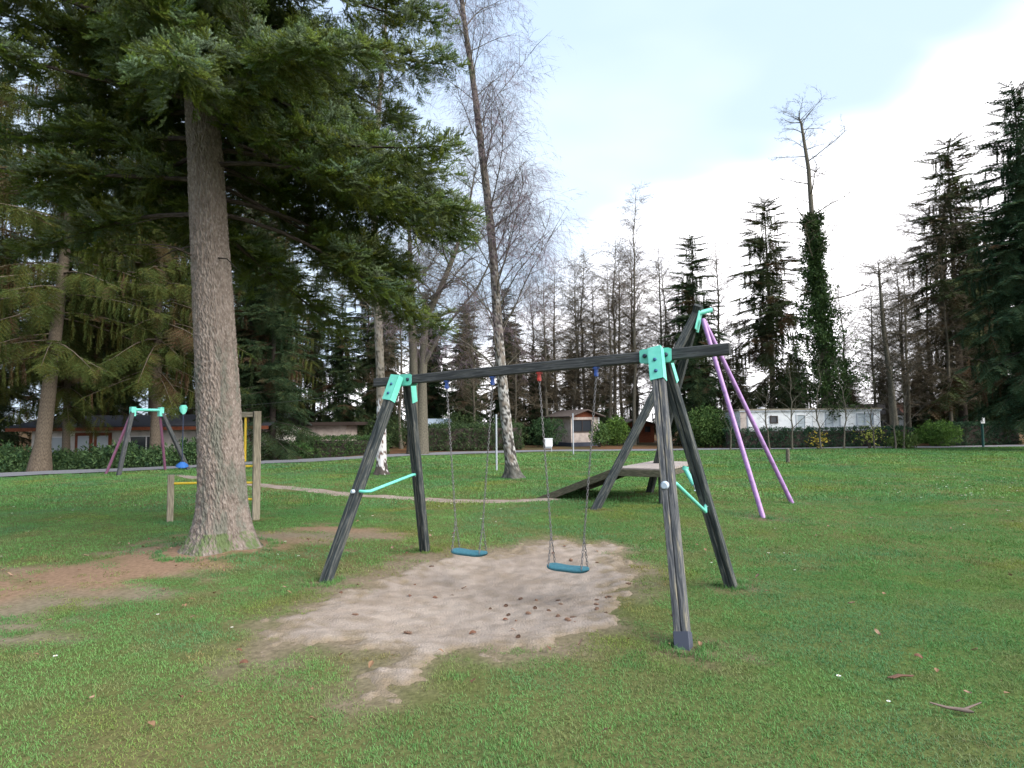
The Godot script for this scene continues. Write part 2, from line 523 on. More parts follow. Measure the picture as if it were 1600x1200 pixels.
func sand_color(x: float, z: float) -> Color:
	var a := patch_noise.get_noise_2d(x * 5.0, z * 5.0)
	var b := fine_noise.get_noise_2d(x * 40.0, z * 40.0)
	var d := fine_noise.get_noise_2d(x * 11.0 + 8.0, z * 17.0)
	var c := Color(0.365, 0.31, 0.265).lerp(Color(0.29, 0.242, 0.204), clampf(0.45 + a * 0.9 + b * 0.8, 0, 1))
	c = c.lerp(Color(0.25, 0.2, 0.155), clampf((d - 0.16) * 2.0, 0, 0.35))
	return c.lerp(Color(0.23, 0.185, 0.13), clampf(smoothstep(0.3, 0.0, sand_mask(x, z)) + b * 0.5, 0, 0.95))

func track_color(x: float, z: float) -> Color:
	var b := fine_noise.get_noise_2d(x * 20.0, z * 20.0)
	return Color(0.36, 0.29, 0.25).lerp(Color(0.26, 0.215, 0.17), clampf(0.5 + b, 0, 1))

func build_road() -> void:
	var mb := MB.new()
	var pts := PackedVector2Array()
	for i in road.size() - 1:
		for k in 6: pts.append(road[i].lerp(road[i + 1], k / 6.0))
	pts.append(road[road.size() - 1])
	var m := pts.size()
	for i in m:
		var t := (pts[mini(i + 1, m - 1)] - pts[maxi(i - 1, 0)]).normalized()
		var s := Vector2(-t.y, t.x)
		for k in [-1.05, -0.35, 0.35, 1.05]:
			var p: Vector2 = pts[i] + s * (k + patch_noise.get_noise_2d(i * 4.0, k * 30.0) * 0.12)
			mb.v.append(Vector3(p.x, ground_y(p.x, p.y) + 0.035, p.y))
			mb.n.append(Vector3.UP)
			mb.uv.append(p)
			mb.c.append(Color.WHITE)
	for i in m - 1:
		for k in 3:
			var a := i * 4 + k
			mb.ix.append_array([a, a + 4, a + 5, a, a + 5, a + 1])
	var o := solo("path", "", "", mb.mesh(), M.asphalt)
	o.set_meta("kind", "structure")

func grass_patch(r: RandomNumberGenerator, blades: int, size: float, h: float, w: float) -> ArrayMesh:
	var mb := MB.new()
	mb.flat = true
	for i in blades:
		var p := Vector3((r.randf() + r.randf() + r.randf() - 1.5) * size * 0.95, -0.01, (r.randf() + r.randf() + r.randf() - 1.5) * size * 0.95)
		var hh := h * r.randf_range(0.4, 1.1)
		var b := r.randf() * TAU
		var lean := Vector3(cos(b), 0, sin(b)) * hh * r.randf_range(0.2, 1.2)
		var s := Vector3(-sin(b + r.randf_range(-0.8, 0.8)), 0, cos(b)) * w * r.randf_range(0.6, 1.2)
		var mid := p + Vector3(0, hh * 0.65, 0) + lean * 0.35
		var tip := p + Vector3(0, hh, 0) + lean
		var q := r.randf()
		mb.col = Color(0.7, 0.85, 0.65).lerp(Color(1.25, 1.15, 1.0), q)
		if q > 0.88: mb.col = Color(1.7, 1.15, 1.3)
		elif q < 0.06: mb.col = Color(1.3, 0.62, 0.7)
		mb.tri(p - s, p + s, mid + s * 0.8)
		mb.tri(p - s, mid + s * 0.8, mid - s * 0.8)
		mb.tri(mid - s * 0.8, mid + s * 0.8, tip)
	return mb.mesh()

func grass_color(x: float, z: float, sm: float, lm: float) -> Color:
	var a := patch_noise.get_noise_2d(x * 1.1, z * 1.1)
	var b := fine_noise.get_noise_2d(x * 5.0, z * 5.0)
	var e := patch_noise.get_noise_2d(x * 3.0 + 200.0, z * 3.0)
	var f := fine_noise.get_noise_2d(x * 16.0 + 77.0, z * 16.0)
	var c := Color(0.1, 0.23, 0.088).lerp(Color(0.152, 0.28, 0.102), clampf(0.5 + a * 1.1 + b * 0.6, 0, 1))
	c = c.lerp(Color(0.09, 0.195, 0.11), clampf((e - 0.12) * 2.5, 0, 0.6))
	c = c.lerp(Color(0.22, 0.25, 0.075), clampf((-e - 0.27) * 3.0 + f * 0.35 + (0.22 if sm > -0.6 else 0.0), 0, 0.8))
	if sm > -0.35 or lm > -0.1: c = c.lerp(Color(0.28, 0.21, 0.11), clampf(0.3 + b, 0, 0.8))
	var br := fine_noise.get_noise_2d(x * 11.0 + 31.0, z * 11.0)
	c = c.lerp(Color(0.24, 0.185, 0.11), clampf((br - 0.27) * 3.0, 0, 0.55))
	var lush := 1.0 + 0.12 * e + 0.2 * f
	return Color(c.r * lush, c.g * lush, c.b * lush)

func build_grass() -> void:
	# near edge, far edge, patch size, blades in a patch, height, width of a blade
	var zones := [[2.4, 6.8, 0.1, 125, 0.026, 0.0021], [6.8, 12.5, 0.17, 125, 0.03, 0.0036], [12.5, 22.0, 0.36, 130, 0.044, 0.0075], [22.0, 37.0, 0.7, 170, 0.058, 0.014]]
	for zi in zones.size():
		var zn: Array = zones[zi]
		var r := RandomNumberGenerator.new()
		r.seed = 700 + zi
		var variants := []
		var where := [[], [], []]
		var tint := [PackedColorArray(), PackedColorArray(), PackedColorArray()]
		var st: float = zn[2]
		for k in 3: variants.append(grass_patch(r, zn[3], st, zn[4], zn[5]))
		var z: float = -zn[0]
		while z > -zn[1]:
			var half := -z * 0.98 + 1.5
			var x := -half
			while x < half:
				var px := x + r.randf_range(-st, st) * 0.4
				var pz := z + r.randf_range(-st, st) * 0.4
				x += st
				var past := road_z(px) - pz
				if past > -1.1: continue
				var sm := sand_mask(px, pz)
				if sm > -0.35 and r.randf() < smoothstep(-0.5, 0.22, sm + 0.2 * fine_noise.get_noise_2d(px * 22.0, pz * 22.0 + 9.0)) * (0.975 if px < -0.2 else 0.99): continue
				var size := 1.0
				var wide := 1.0
				var lm := litter_mask(px, pz)
				if lm > -0.35:
					if r.randf() < smoothstep(-0.35, 0.4, lm) * 0.9: continue
					size = 0.8
				if sm > -0.25:
					size *= 0.8
					wide = r.randf_range(0.5, 0.9)
				if track_mask(px, pz) > -0.03 and r.randf() < 0.9: continue
				if pz > -15.0 and r.randf() < worn(px, pz) * 0.8: continue
				if Vector2(px + 3.58, pz + 7.84).length() < 0.6: continue
				size *= r.randf_range(0.7, 1.3) * (1.0 + 0.55 * fine_noise.get_noise_2d(px * 9.0, pz * 9.0 + 60.0))
				var k := r.randi() % 3
				where[k].append(Transform3D(Basis(Vector3.UP, r.randf() * TAU).scaled(Vector3(wide, size, wide)), Vector3(px, ground_y(px, pz), pz)))
				tint[k].append(grass_color(px, pz, sm, lm))
			z -= st
		for k in 3:
			var o := swarm(self, numbered("grass"), variants[k], M.grass_blades, where[k], tint[k])
			meta(o, "short mown green grass of the lawn with yellow and brown patches", "grass", "", "stuff")

# ---------------------------------------------------------------- foliage

func leafy_spray(r: RandomNumberGenerator, ln: float, pairs: int, lat: float, nl: float, nw: float, step: float, droop: float) -> MB:
	# a flat fan of shoots along +x, each shoot brushed with needles
	var mb := MB.new()
	mb.flat = true
	var shoots := [[Vector3.ZERO, Vector3(ln, -droop * ln, 0)]]
	for i in pairs:
		var t := (i + 0.6) / (pairs + 0.6)
		for s in [-1.0, 1.0]:
			var l := lat * (1.15 - t * 0.75) * r.randf_range(0.75, 1.15)
			var a := r.randf_range(0.7, 1.0)
			var p := Vector3(ln * t, -droop * ln * t * t, 0)
			shoots.append([p, p + Vector3(cos(a) * l, r.randf_range(-0.22, 0.12) * l - droop * l * 0.5, sin(a) * l * s)])
	for sh in shoots:
		var p: Vector3 = sh[0]
		var q: Vector3 = sh[1]
		var d := q - p
		var l := d.length()
		var t := d / l
		var side := t.cross(Vector3.UP).normalized()
		mb.col = Color(0.9, 0.62, 0.5)
		mb.sliver(p, q, nw * 1.4)
		var k := step * 0.5
		while k < l:
			var shade := r.randf_range(0.75, 1.25)
			for s in [-1.0, 1.0, 0.0]:
				if s == 0.0 and r.randf() < 0.35: continue
				mb.col = Color(shade, shade * r.randf_range(0.95, 1.08), shade * r.randf_range(0.85, 1.1))
				var up := Vector3.UP * (r.randf_range(0.1, 0.6) if s != 0.0 else 1.0)
				var dir: Vector3 = (t * 0.75 + side * s * 0.9 + up).normalized() * nl * r.randf_range(0.75, 1.15)
				var o := p + t * k
				var wv: Vector3 = t * nw * 0.5 + side * nw * 0.2 * s
				mb.tri(o - wv, o + wv, o + dir)
			k += step
	return mb

func leaf_clump(r: RandomNumberGenerator, leaves: int, spread: float, l: float, w: float) -> MB:
	var mb := MB.new()
	mb.flat = true
	for i in leaves:
		var d := Vector3(r.randfn(), r.randfn(), r.randfn()).normalized()
		var p := d * spread * r.randf_range(0.2, 1.0)
		var t := (d + Vector3(r.randfn(), r.randfn() - 0.4, r.randfn()) * 0.5).normalized()
		var s := t.cross(Vector3(r.randfn(), r.randfn(), r.randfn())).normalized() * w * 0.5
		var fold := t.cross(s).normalized() * w * 0.2
		var q := r.randf_range(0.7, 1.3)
		mb.col = Color(q, q, q * r.randf_range(0.8, 1.1))
		var e := p + t * l
		var m1 := p + t * l * 0.5
		mb.tri(p, m1 + s + fold, e)
		mb.tri(p, e, m1 - s + fold)
	return mb


func brush_sprig(r: RandomNumberGenerator, ln: float, pairs: int, lat: float, nl: float, nw: float, step: float) -> MB:
	var mb := MB.new()
	mb.flat = true
	var shoots := [[Vector3.ZERO, Vector3(ln, 0.02, 0)]]
	for i in pairs:
		var t := (i + 0.5) / pairs
		for s in [-1.0, 1.0]:
			var l := lat * (1.2 - t * 0.5) * r.randf_range(0.7, 1.2)
			var a := r.randf_range(0.6, 0.95)
			var p := Vector3(ln * t * 0.9, 0, 0)
			shoots.append([p, p + Vector3(cos(a), r.randf_range(-0.1, 0.45), sin(a) * s) * l])
	for sh in shoots:
		var p: Vector3 = sh[0]
		var q: Vector3 = sh[1]
		var l := p.distance_to(q)
		var t := (q - p) / l
		var x := t.cross(Vector3.UP).normalized()
		var y := x.cross(t)
		mb.col = Color(0.85, 0.6, 0.5)
		mb.sliver(p, q, nw)
		var k := step
		while k < l + nl * 0.3:
			var ro := r.randf() * TAU
			var g := r.randf_range(0.75, 1.25)
			for j in 3:
				var an := ro + TAU * j / 3.0
				var w := x * cos(an) + y * sin(an)
				if w.y < -0.55: continue
				mb.col = Color(g, g * r.randf_range(0.95, 1.06), g * r.randf_range(0.85, 1.1))
				var o := p + t * minf(k, l)
				var dir := (t * 0.55 + w).normalized() * nl * r.randf_range(0.8, 1.1)
				var wv := t.cross(w) * nw * 0.5
				mb.tri(o - wv, o + wv, o + dir)
			k += step
	return mb

func twig_fan(r: RandomNumberGenerator, ln: float, side: int, w: float, sag: float) -> MB:
	var mb := MB.new()
	mb.flat = true
	mb.col = Color(1, 1, 1)
	var prev := Vector3.ZERO
	var pts := [prev]
	for i in range(1, 5):
		var t := i / 4.0
		pts.append(Vector3(ln * t, -sag * ln * t * t + r.randf_range(-0.03, 0.03) * ln, r.randf_range(-0.05, 0.05) * ln))
		mb.thorn(pts[i - 1], pts[i], w * (1.3 - t * 0.6), r.randf() * TAU)
	for i in side:
		var t := r.randf_range(0.08, 0.95)
		var k := mini(int(t * 4), 3)
		var a: Vector3 = pts[k]
		var p := a.lerp(pts[k + 1], t * 4 - k)
		var l := ln * r.randf_range(0.25, 0.55) * (1.15 - t * 0.6)
		var an := r.randf_range(0.4, 1.0) * (1 if i % 2 else -1)
		var q := p + Vector3(cos(an) * l, r.randf_range(-0.35, 0.3) * l - sag * l * 0.7, sin(an) * l)
		var g := r.randf_range(0.8, 1.2)
		mb.col = Color(g, g, g)
		mb.thorn(p, q, w * 0.8, r.randf() * TAU)
		for j in 2:
			var t2 := r.randf_range(0.3, 0.8)
			var p2 := p.lerp(q, t2)
			var dv := (q - p) * 0.5
			mb.thorn(p2, p2 + dv * 0.9 + Vector3(r.randf_range(-1, 1), r.randf_range(-1, 0.5) - sag, r.randf_range(-1, 1)) * l * 0.28, w * 0.6, r.randf() * TAU)
	return mb

func aim(x: Vector3, up: Vector3, s: float, at: Vector3, thick := 1.0) -> Transform3D:
	x = x.normalized()
	var z := x.cross(up)
	z = z.normalized() if z.length() > 0.01 else Vector3.BACK
	return Transform3D(Basis(x * s, z.cross(x) * s * thick, z * s), at)

var sprays := {}

# H height, base: where the crown begins, R: reach of the lowest branches; hang: how much of the foliage hangs in tassels
func conifer(s: int, o: Dictionary) -> Dictionary:
	var r := RandomNumberGenerator.new()
	r.seed = s
	var H: float = o.H
	var base: float = o.base
	var R: float = o.R
	var lean: Vector3 = o.get("lean", Vector3.ZERO)
	var hang: float = o.get("hang", 0.3)
	var size: float = o.get("size", 1.0)
	var per: float = o.get("per", 0.28)
	var c0: Color = o.get("c0", Color(0.028, 0.06, 0.03))
	var c1: Color = o.get("c1", Color(0.07, 0.11, 0.045))
	var brown: float = o.get("brown", 0.06)
	var wood := MB.new()
	var tp := PackedVector3Array()
	var tr := PackedFloat32Array()
	var r0: float = o.get("r0", H * 0.014)
	for i in 15:
		var t := i / 14.0
		tp.append(lean * t * H * 0.1 + Vector3(sin(t * 5.0 + s) * 0.02 * H * 0.1, t * H - 0.1, cos(t * 4.0 + s) * 0.02 * H * 0.1))
		tr.append(r0 * (1.0 - t * 0.93) * (1.0 + 0.75 * exp(-t * H / 0.45)))
	wood.tube(tp, tr, 10)
	var bake := Bake.new()
	var spray: Dictionary = sprays[o.get("spray", "far")]
	var h := base
	while h < H - 0.15:
		var t := (h - base) / (H - base)
		var count := r.randi_range(4, 6)
		var az := r.randf() * TAU
		for b in count:
			az += TAU / count + r.randf_range(-0.3, 0.3)
			var prof := pow(1.0 - t, o.get("pow", 0.85)) * (0.75 + 0.25 * smoothstep(0.0, 0.12, t))
			var L := R * prof * r.randf_range(0.65, 1.15) + 0.15
			if r.randf() < o.get("gap", 0.05): continue
			var out := Vector3(cos(az), 0, sin(az))
			var s0: float = lerpf(o.get("low", -0.25), 0.55, t) + r.randf_range(-0.12, 0.12)
			var sag: float = o.get("sag", 0.25) * r.randf_range(0.6, 1.3) * (1.0 - t * 0.7)
			var o0 := tp[0].lerp(tp[14], 0.0)
			var f := clampf((h + 0.1) / H, 0, 1) * 14.0
			var fi := mini(int(f), 13)
			o0 = tp[fi].lerp(tp[fi + 1], f - fi)
			o0.y = h + r.randf_range(-0.4, 0.4) * minf(1.0, (H - h) * 0.5)
			var bp := PackedVector3Array()
			var bs := PackedFloat32Array()
			for k in 5:
				var q := k / 4.0
				bp.append(o0 + out * L * q + Vector3(0, s0 * L * q - sag * L * q * q + 0.25 * sag * L * q * q * q * q, 0))
				bs.append((0.012 + 0.009 * L) * (1.0 - q * 0.85))
			wood.tube(bp, bs, 3)
			var n := maxi(2, int(L / per * size * 1.6))
			var dead: bool = r.randf() < brown
			for k in n:
				var along := 0.12 + 0.88 * clampf((k + r.randf()) / n, 0.0, 1.0)   # where on the branch this spray grows
				var w := minf(along * 4.0, 3.999)
				var wi := int(w)
				var p := bp[wi].lerp(bp[wi + 1], w - wi)
				var tg := (bp[wi + 1] - bp[wi]).normalized()
				var side := tg.cross(Vector3.UP).normalized()
				var a := r.randf_range(0.35, 1.15) * (1 if k % 2 else -1)
				var dir := tg * cos(a) + side * sin(a) + Vector3(0, r.randf_range(-0.25, 0.1), 0)
				var up := Vector3.UP + Vector3(r.randfn(), 0, r.randfn()) * 0.25
				var sz: float = (1.15 - 0.4 * along) * r.randf_range(0.75, 1.2) * size * (0.55 + 0.45 * minf(1.0, L / 1.4))
				if r.randf() < hang:
					dir = (tg * 0.25 + side * r.randf_range(-0.5, 0.5) + Vector3.DOWN * 1.2)
					up = out
					sz *= 1.1
				var cc := c0.lerp(c1, int(r.randf() * 8) / 7.0)
				if dead or r.randf() < brown * 0.5: cc = Color(0.12, 0.09, 0.06).lerp(cc, int(r.randf() * 4) / 7.0)
				bake.add(aim(dir, up, sz, p), spray, cc)
			bake.add(aim((bp[4] - bp[3]), Vector3.UP, 0.8 * size, bp[4] - (bp[4] - bp[3]) * 0.3), spray, c0.lerp(c1, r.randi() % 8 / 7.0))
		h += o.get("dh", 0.5) * r.randf_range(0.75, 1.25)
	bake.add(aim(Vector3.UP, Vector3.RIGHT, 0.8 * size, tp[14] - Vector3(0, 0.5 * size, 0)), spray, c1)
	return {"wood": wood.mesh(), "crown": bake.mesh()}

func plant(shape: Dictionary, called: String, label: String, at: Vector3, turn := 0.0, sc := 1.0, group := "", bark := "dark_bark", category := "tree") -> Node3D:
	var t := thing(called, label, category, at, turn, group)
	t.scale = Vector3.ONE * sc
	part(t, "trunk", shape.wood, M[bark])
	part(t, "crown", shape.crown, M[shape.get("leaf", "needles")])
	return t

func bare_tree(s: int, o: Dictionary) -> Dictionary:
	var r := RandomNumberGenerator.new()
	r.seed = s
	var H: float = o.H
	var tp: PackedVector3Array
	var tr := PackedFloat32Array()
	var r0: float = o.r0
	if o.has("line"):
		tp = o.line
	else:
		tp = PackedVector3Array()
		var off := Vector3.ZERO
		for i in 13:
			tp.append(off + Vector3(0, H * i / 12.0 - 0.1, 0))
			off += Vector3(r.randfn(), 0, r.randfn()) * o.get("wobble", 0.05) + o.get("lean", Vector3.ZERO) * H / 12.0
	var m := tp.size()
	for i in m:
		var t := i / (m - 1.0)
		tr.append(r0 * pow(1.0 - t * 0.95, 0.9) * (1.0 + 0.5 * exp(-t * H / 0.4)))
	var wood := MB.new()
	if not o.has("no_trunk"): wood.tube(tp, tr, o.get("sides", 8))
	var bake := Bake.new()
	var nb: int = o.n
	var az := r.randf() * TAU
	for b in nb:
		var t: float = lerpf(o.from, 0.99, pow((b + r.randf()) / nb, o.get("bias", 1.0)))
		az += 2.4 + r.randf_range(-0.5, 0.5)
		if o.has("face") and r.randf() < 0.5: az = o.face + r.randf_range(-1.0, 1.0)
		var w := t * (m - 1)
		var wi := mini(int(w), m - 2)
		var p := tp[wi].lerp(tp[wi + 1], w - wi)
		var env: float = pow(1.0 - t, o.get("pow", 0.6)) + o.get("top", 0.12)
		var L: float = o.R * env * r.randf_range(0.55, 1.15)
		var el: float = o.el + r.randf_range(-0.25, 0.25) + o.get("el_top", 0.3) * t
		var dir := Vector3(cos(az) * cos(el), sin(el), sin(az) * cos(el))
		branch(r, wood, bake, p, dir, L, minf(tr[wi] * 0.5, o.get("thin", 0.011) * (1.0 + L)), 1, o)
	# the leader ends in twigs
	for k in 5:
		bake.add(aim(Vector3(r.randfn() * 0.4, 1, r.randfn() * 0.4), Vector3.RIGHT, o.tw * 0.8, tp[m - 1] - Vector3(0, 0.1 * k, 0)), sprays[o.twig], o.tc)
	return {"wood": wood.mesh(), "crown": bake.mesh(), "leaf": "twigs"}

func branch(r: RandomNumberGenerator, wood: MB, bake: Bake, p: Vector3, dir: Vector3, L: float, rad: float, level: int, o: Dictionary) -> void:
	var segs := 5 if level == 1 else 3
	var pts := PackedVector3Array([p])
	var rs := PackedFloat32Array([rad])
	var d := dir
	var q := p
	for i in segs:
		d = (d + Vector3(r.randfn(), r.randfn() * 0.6, r.randfn()) * o.get("kink", 0.13) + Vector3(0, o.get("bend", 0.0), 0)).normalized()
		q += d * L / segs
		pts.append(q)
		rs.append(rad * (1.0 - (i + 1.0) / segs * 0.85))
	wood.tube(pts, rs, 4 if level == 1 else 3)
	if level == 1:
		var k: int = maxi(1, int(L * o.get("subs", 2.2)))
		for i in k:
			var t := lerpf(0.15, 0.95, (i + r.randf()) / k)
			var w := t * segs
			var wi := mini(int(w), segs - 1)
			var pp := pts[wi].lerp(pts[wi + 1], w - wi)
			var tg := (pts[wi + 1] - pts[wi]).normalized()
			var side := tg.cross(Vector3.UP + Vector3(r.randfn(), 0, r.randfn()) * 0.5).normalized() * (1 if i % 2 else -1)
			var nd := (tg * 0.7 + side * 0.75 + Vector3(0, o.get("sub_up", 0.15), 0)).normalized()
			branch(r, wood, bake, pp, nd, L * r.randf_range(0.25, 0.5) * (1.15 - t * 0.5), rad * 0.5, 2, o)
	var nt: int = maxi(1, int(L * o.get("tn", 4.0)))
	for i in nt:
		var t := lerpf(0.2 if level == 1 else 0.05, 1.0, (i + r.randf()) / nt)
		var w := minf(t, 0.999) * segs
		var wi := int(w)
		var pp := pts[wi].lerp(pts[wi + 1], w - wi)
		var tg := (pts[wi + 1] - pts[wi]).normalized()
		var nd: Vector3 = tg * 0.6 + Vector3(r.randfn(), r.randfn() * 0.6, r.randfn()) * 0.55 + Vector3(0, o.get("tdrop", 0.0), 0)
		var tc: Color = o.tc
		bake.add(aim(nd, Vector3.UP + Vector3(r.randfn(), 0, r.randfn()) * 0.4, o.tw * r.randf_range(0.6, 1.25), pp), sprays[o.twig], tc.lerp(o.get("tc2", tc), int(r.randf() * 5) / 4.0))

# a trunk with its own bark relief: color and relief are functions of (point on a round trunk, height)
func bark_trunk(pts: PackedVector3Array, radius: Callable, sides: int, step: float, color: Callable, relief: Callable, fine_to := 100.0) -> ArrayMesh:
	var mb := MB.new()
	var cv := Curve3D.new()
	for i in pts.size():
		var tan := (pts[mini(i + 1, pts.size() - 1)] - pts[maxi(i - 1, 0)]) / 6.0
		cv.add_point(pts[i], -tan, tan)
	var ln := cv.get_baked_length()
	var stops := PackedFloat32Array()
	var run := 0.0
	while run < ln:
		stops.append(run)
		run += step if run < fine_to else 0.25
	stops.append(ln)
	var rows := stops.size() - 1
	for i in rows + 1:
		var c := cv.sample_baked(stops[i], true)
		for j in sides + 1:
			var a := TAU * (j % sides) / sides
			var d := Vector3(cos(a), 0, sin(a))
			var rr: float = radius.call(c.y, a)
			var p := c + d * rr
			p += d * float(relief.call(p, c.y))
			mb.v.append(p)
			mb.n.append(d)
			mb.uv.append(Vector2(TAU * j / sides * rr, c.y))
			mb.c.append(color.call(p, c.y))
	var w := sides + 1
	for i in rows:
		for j in sides:
			var a := i * w + j
			mb.ix.append_array([a, a + 1, a + w + 1, a, a + w + 1, a + w])
	for i in range(1, rows):
		for j in w:
			var a := i * w + j
			var l := i * w + (j - 1 if j > 0 else sides - 1)
			var q := i * w + (j + 1 if j < sides else 1)
			mb.n[a] = (mb.v[a + w] - mb.v[a - w]).cross(mb.v[q] - mb.v[l]).normalized()
			if mb.n[a].dot(mb.v[a] - cv.sample_baked(stops[i])) < 0: mb.n[a] = -mb.n[a]
	return mb.mesh()

func fir_radius(y: float, a: float) -> float:
	var lobes := 1.0 + 0.32 * cos(a * 3.0 + 0.6) + 0.22 * cos(a * 5.0 - 1.0) + 0.3 * maxf(0.0, -cos(a))
	return 0.283 - 0.0145 * y + 0.23 * exp(-maxf(y, 0.0) / 0.26) * lobes

func fir_relief(p: Vector3, y: float) -> float:
	var bend := fine_noise.get_noise_3d(p.x * 60.0, y * 30.0, p.z * 60.0) * 30.0
	var a := fine_noise.get_noise_3d(p.x * 290.0 + bend, y * 55.0, p.z * 290.0 + bend)
	var b := fine_noise.get_noise_3d(p.x * 560.0 + 7.0, y * 190.0, p.z * 560.0)
	return smoothstep(-0.12, 0.2, a) * 0.017 + b * 0.01 - 0.01

func fir_color(p: Vector3, y: float) -> Color:
	var a := fine_noise.get_noise_3d(p.x * 190.0 + 3.0, y * 45.0 + 5.0, p.z * 190.0)
	var b := fine_noise.get_noise_3d(p.x * 480.0, y * 150.0, p.z * 480.0 + 11.0)
	var g := patch_noise.get_noise_3d(p.x * 40.0, y * 10.0, p.z * 40.0)
	var c := Color(0.165, 0.135, 0.115).lerp(Color(0.25, 0.208, 0.18), clampf(0.5 + a * 0.9 + b * 0.8, 0, 1))
	if b > 0.26: c = c.lerp(Color(0.34, 0.3, 0.27), 0.6)
	# algae and lichen, in patches, thick round the foot
	var al := clampf((g + 0.1 - maxf(y - 0.9, 0.0) * 0.14) * 2.2 + b * 0.9, 0.0, 0.8)
	c = c.lerp(Color(0.105, 0.125, 0.1), al * (0.75 if y < 2.6 else 0.35))
	if y < 0.3 and b + g > 0.05: c = c.lerp(Color(0.09, 0.14, 0.04), 0.7)
	return c

func build_fir() -> void:
	var at := Vector3(-3.69, ground_y(-3.69, -7.84) - 0.1, -7.84)
	var t := thing("fir_tree", "tall fir with thick grey scaly trunk and dense drooping boughs beside the swing", "tree", at)
	var line := PackedVector3Array([Vector3(0.02, -0.05, 0), Vector3(0.02, 0.6, 0), Vector3(-0.08, 2.2, 0), Vector3(-0.2, 3.8, 0), Vector3(-0.26, 4.6, 0), Vector3(-0.33, 5.5, 0), Vector3(-0.65, 9.0, 0), Vector3(-1.0, 13.0, 0), Vector3(-1.15, 17.0, 0)])
	part(t, "trunk", bark_trunk(line, fir_radius, 240, 0.02, fir_color, fir_relief, 7.2), M.trunk_bark)
	var r := RandomNumberGenerator.new()
	r.seed = 5150
	var wood := MB.new()
	var where := [[], [], []]
	var tint := [PackedColorArray(), PackedColorArray(), PackedColorArray()]
	var h := 4.25
	var az := 0.4
	var i := 0
	while h < 13.5:
		az += 2.39996 + r.randf_range(-0.35, 0.35)
		var out := Vector3(cos(az), 0, sin(az))
		var right := cos(az)
		var L := lerpf(3.6, 1.5, (h - 4.2) / 9.5) * r.randf_range(0.78, 1.12)
		if right > 0.2: L = minf(L * 1.22, 3.5)
		var sag := r.randf_range(0.24, 0.5) + 0.14 * maxf(right, 0.0)
		var s0 := r.randf_range(-0.1, 0.16) + 0.18 * smoothstep(5.5, 9.0, h)
		var toward := sin(az)
		if right < 0.1:      # the boughs on this side of the trunk are shorter and hang less
			L *= 0.86
			sag *= 0.6
			s0 += 0.1
		if h < 5.7 and toward > 0.1 and right < 0.75:     # the lowest ones on the open side have died off
			h += 0.03
			continue
		var k := clampf(h / 17.0, 0, 1)
		var root := Vector3(lerpf(-0.05, -1.15, k), h, 0)
		var bp := PackedVector3Array()
		var bs := PackedFloat32Array()
		var wob := Vector3(r.randfn(), r.randfn() * 0.5, r.randfn()) * 0.1
		for q in 9:
			var f := q / 8.0
			bp.append(root + out * L * f + Vector3(0, s0 * L * f - sag * L * f * f + 0.42 * sag * L * pow(f, 4.0), 0) + wob * sin(f * 4.0))
			bs.append(lerpf(0.034, 0.006, f))
		wood.tube(bp, bs, 6)
		var n := int(L / (0.07 if h < 8.0 else 0.17))
		for j in n:
			var f := lerpf(0.36 if right > 0.3 and h < 5.5 else 0.1, 1.0, (j + r.randf() * 0.8) / n)
			var w := minf(f * 8.0, 7.999)
			var p := bp[int(w)].lerp(bp[int(w) + 1], w - int(w))
			var tg := (bp[int(w) + 1] - bp[int(w)]).normalized()
			var side := tg.cross(Vector3.UP).normalized() * (1 if j % 2 else -1)
			var a := r.randf_range(0.45, 1.1)
			var ll := (0.5 + 0.5 * pow(1.0 - f, 0.8)) * r.randf_range(0.65, 1.1) * minf(1.0, 0.5 + f * 1.6)
			var dir := (tg * cos(a) + side * sin(a) + Vector3(0, r.randf_range(-0.45, 0.15), 0)).normalized()
			if r.randf() < 0.16: dir = (dir * 0.6 + Vector3(0, -0.7, 0)).normalized()
			if r.randf() < 0.15: dir = (dir + Vector3(0, 0.7, 0)).normalized()
			if fine_noise.get_noise_3d(p.x * 13.0, p.y * 15.0, p.z * 13.0) < (-0.32 if right > 0.0 else -0.14) - 0.08 * (0.5 - f): continue
			var k3 := r.randi() % 3
			where[k3].append(aim(dir, Vector3.UP + Vector3(r.randfn(), 0, r.randfn()) * 0.3, ll / 0.8, p))
			var g := r.randf_range(0.7, 1.2)
			tint[k3].append(Color(g * r.randf_range(0.9, 1.15), g, g * r.randf_range(0.8, 1.1)))
		where[0].append(aim(bp[8] - bp[7], Vector3.UP, 0.8, bp[8] - (bp[8] - bp[7]) * 0.6))
		tint[0].append(Color(1.1, 1.1, 1.15))
		h += r.randf_range(0.036, 0.07) if h < 8.0 else r.randf_range(0.16, 0.26)
		i += 1
	# dead stubs and a bare grey twig on the shaft
	for k in 9:
		var hh := r.randf_range(3.6, 5.0)
		var a := r.randf() * TAU
		var p := Vector3(-0.29 - 0.1 * (hh - 3.8) + cos(a) * 0.22, hh, sin(a) * 0.22)
		var d := Vector3(cos(a), r.randf_range(-0.3, 0.2), sin(a))
		wood.tube(PackedVector3Array([p, p + d * 0.25, p + d * r.randf_range(0.4, 0.9) + Vector3(0, -0.12, 0)]), PackedFloat32Array([0.014, 0.009, 0.003]), 5)
	part(t, "branches", wood.mesh(), M.dark_bark)
	for k in 3: swarm(t, "crown", sprays["bough%d" % k], M.needles, where[k], tint[k]).set_meta("kind", "stuff")

# ---------------------------------------------------------------- the swing

const SW0 := Vector3(-1.545, 0, -7.175)
const SWD := Vector3(0.861246, 0, 0.508189)
const SWF := Vector3(-0.508189, 0, 0.861246)

func on_beam(k: float, y: float, off := 0.0) -> Vector3:
	return SW0 + SWD * k + SWF * off + Vector3(0, y, 0)

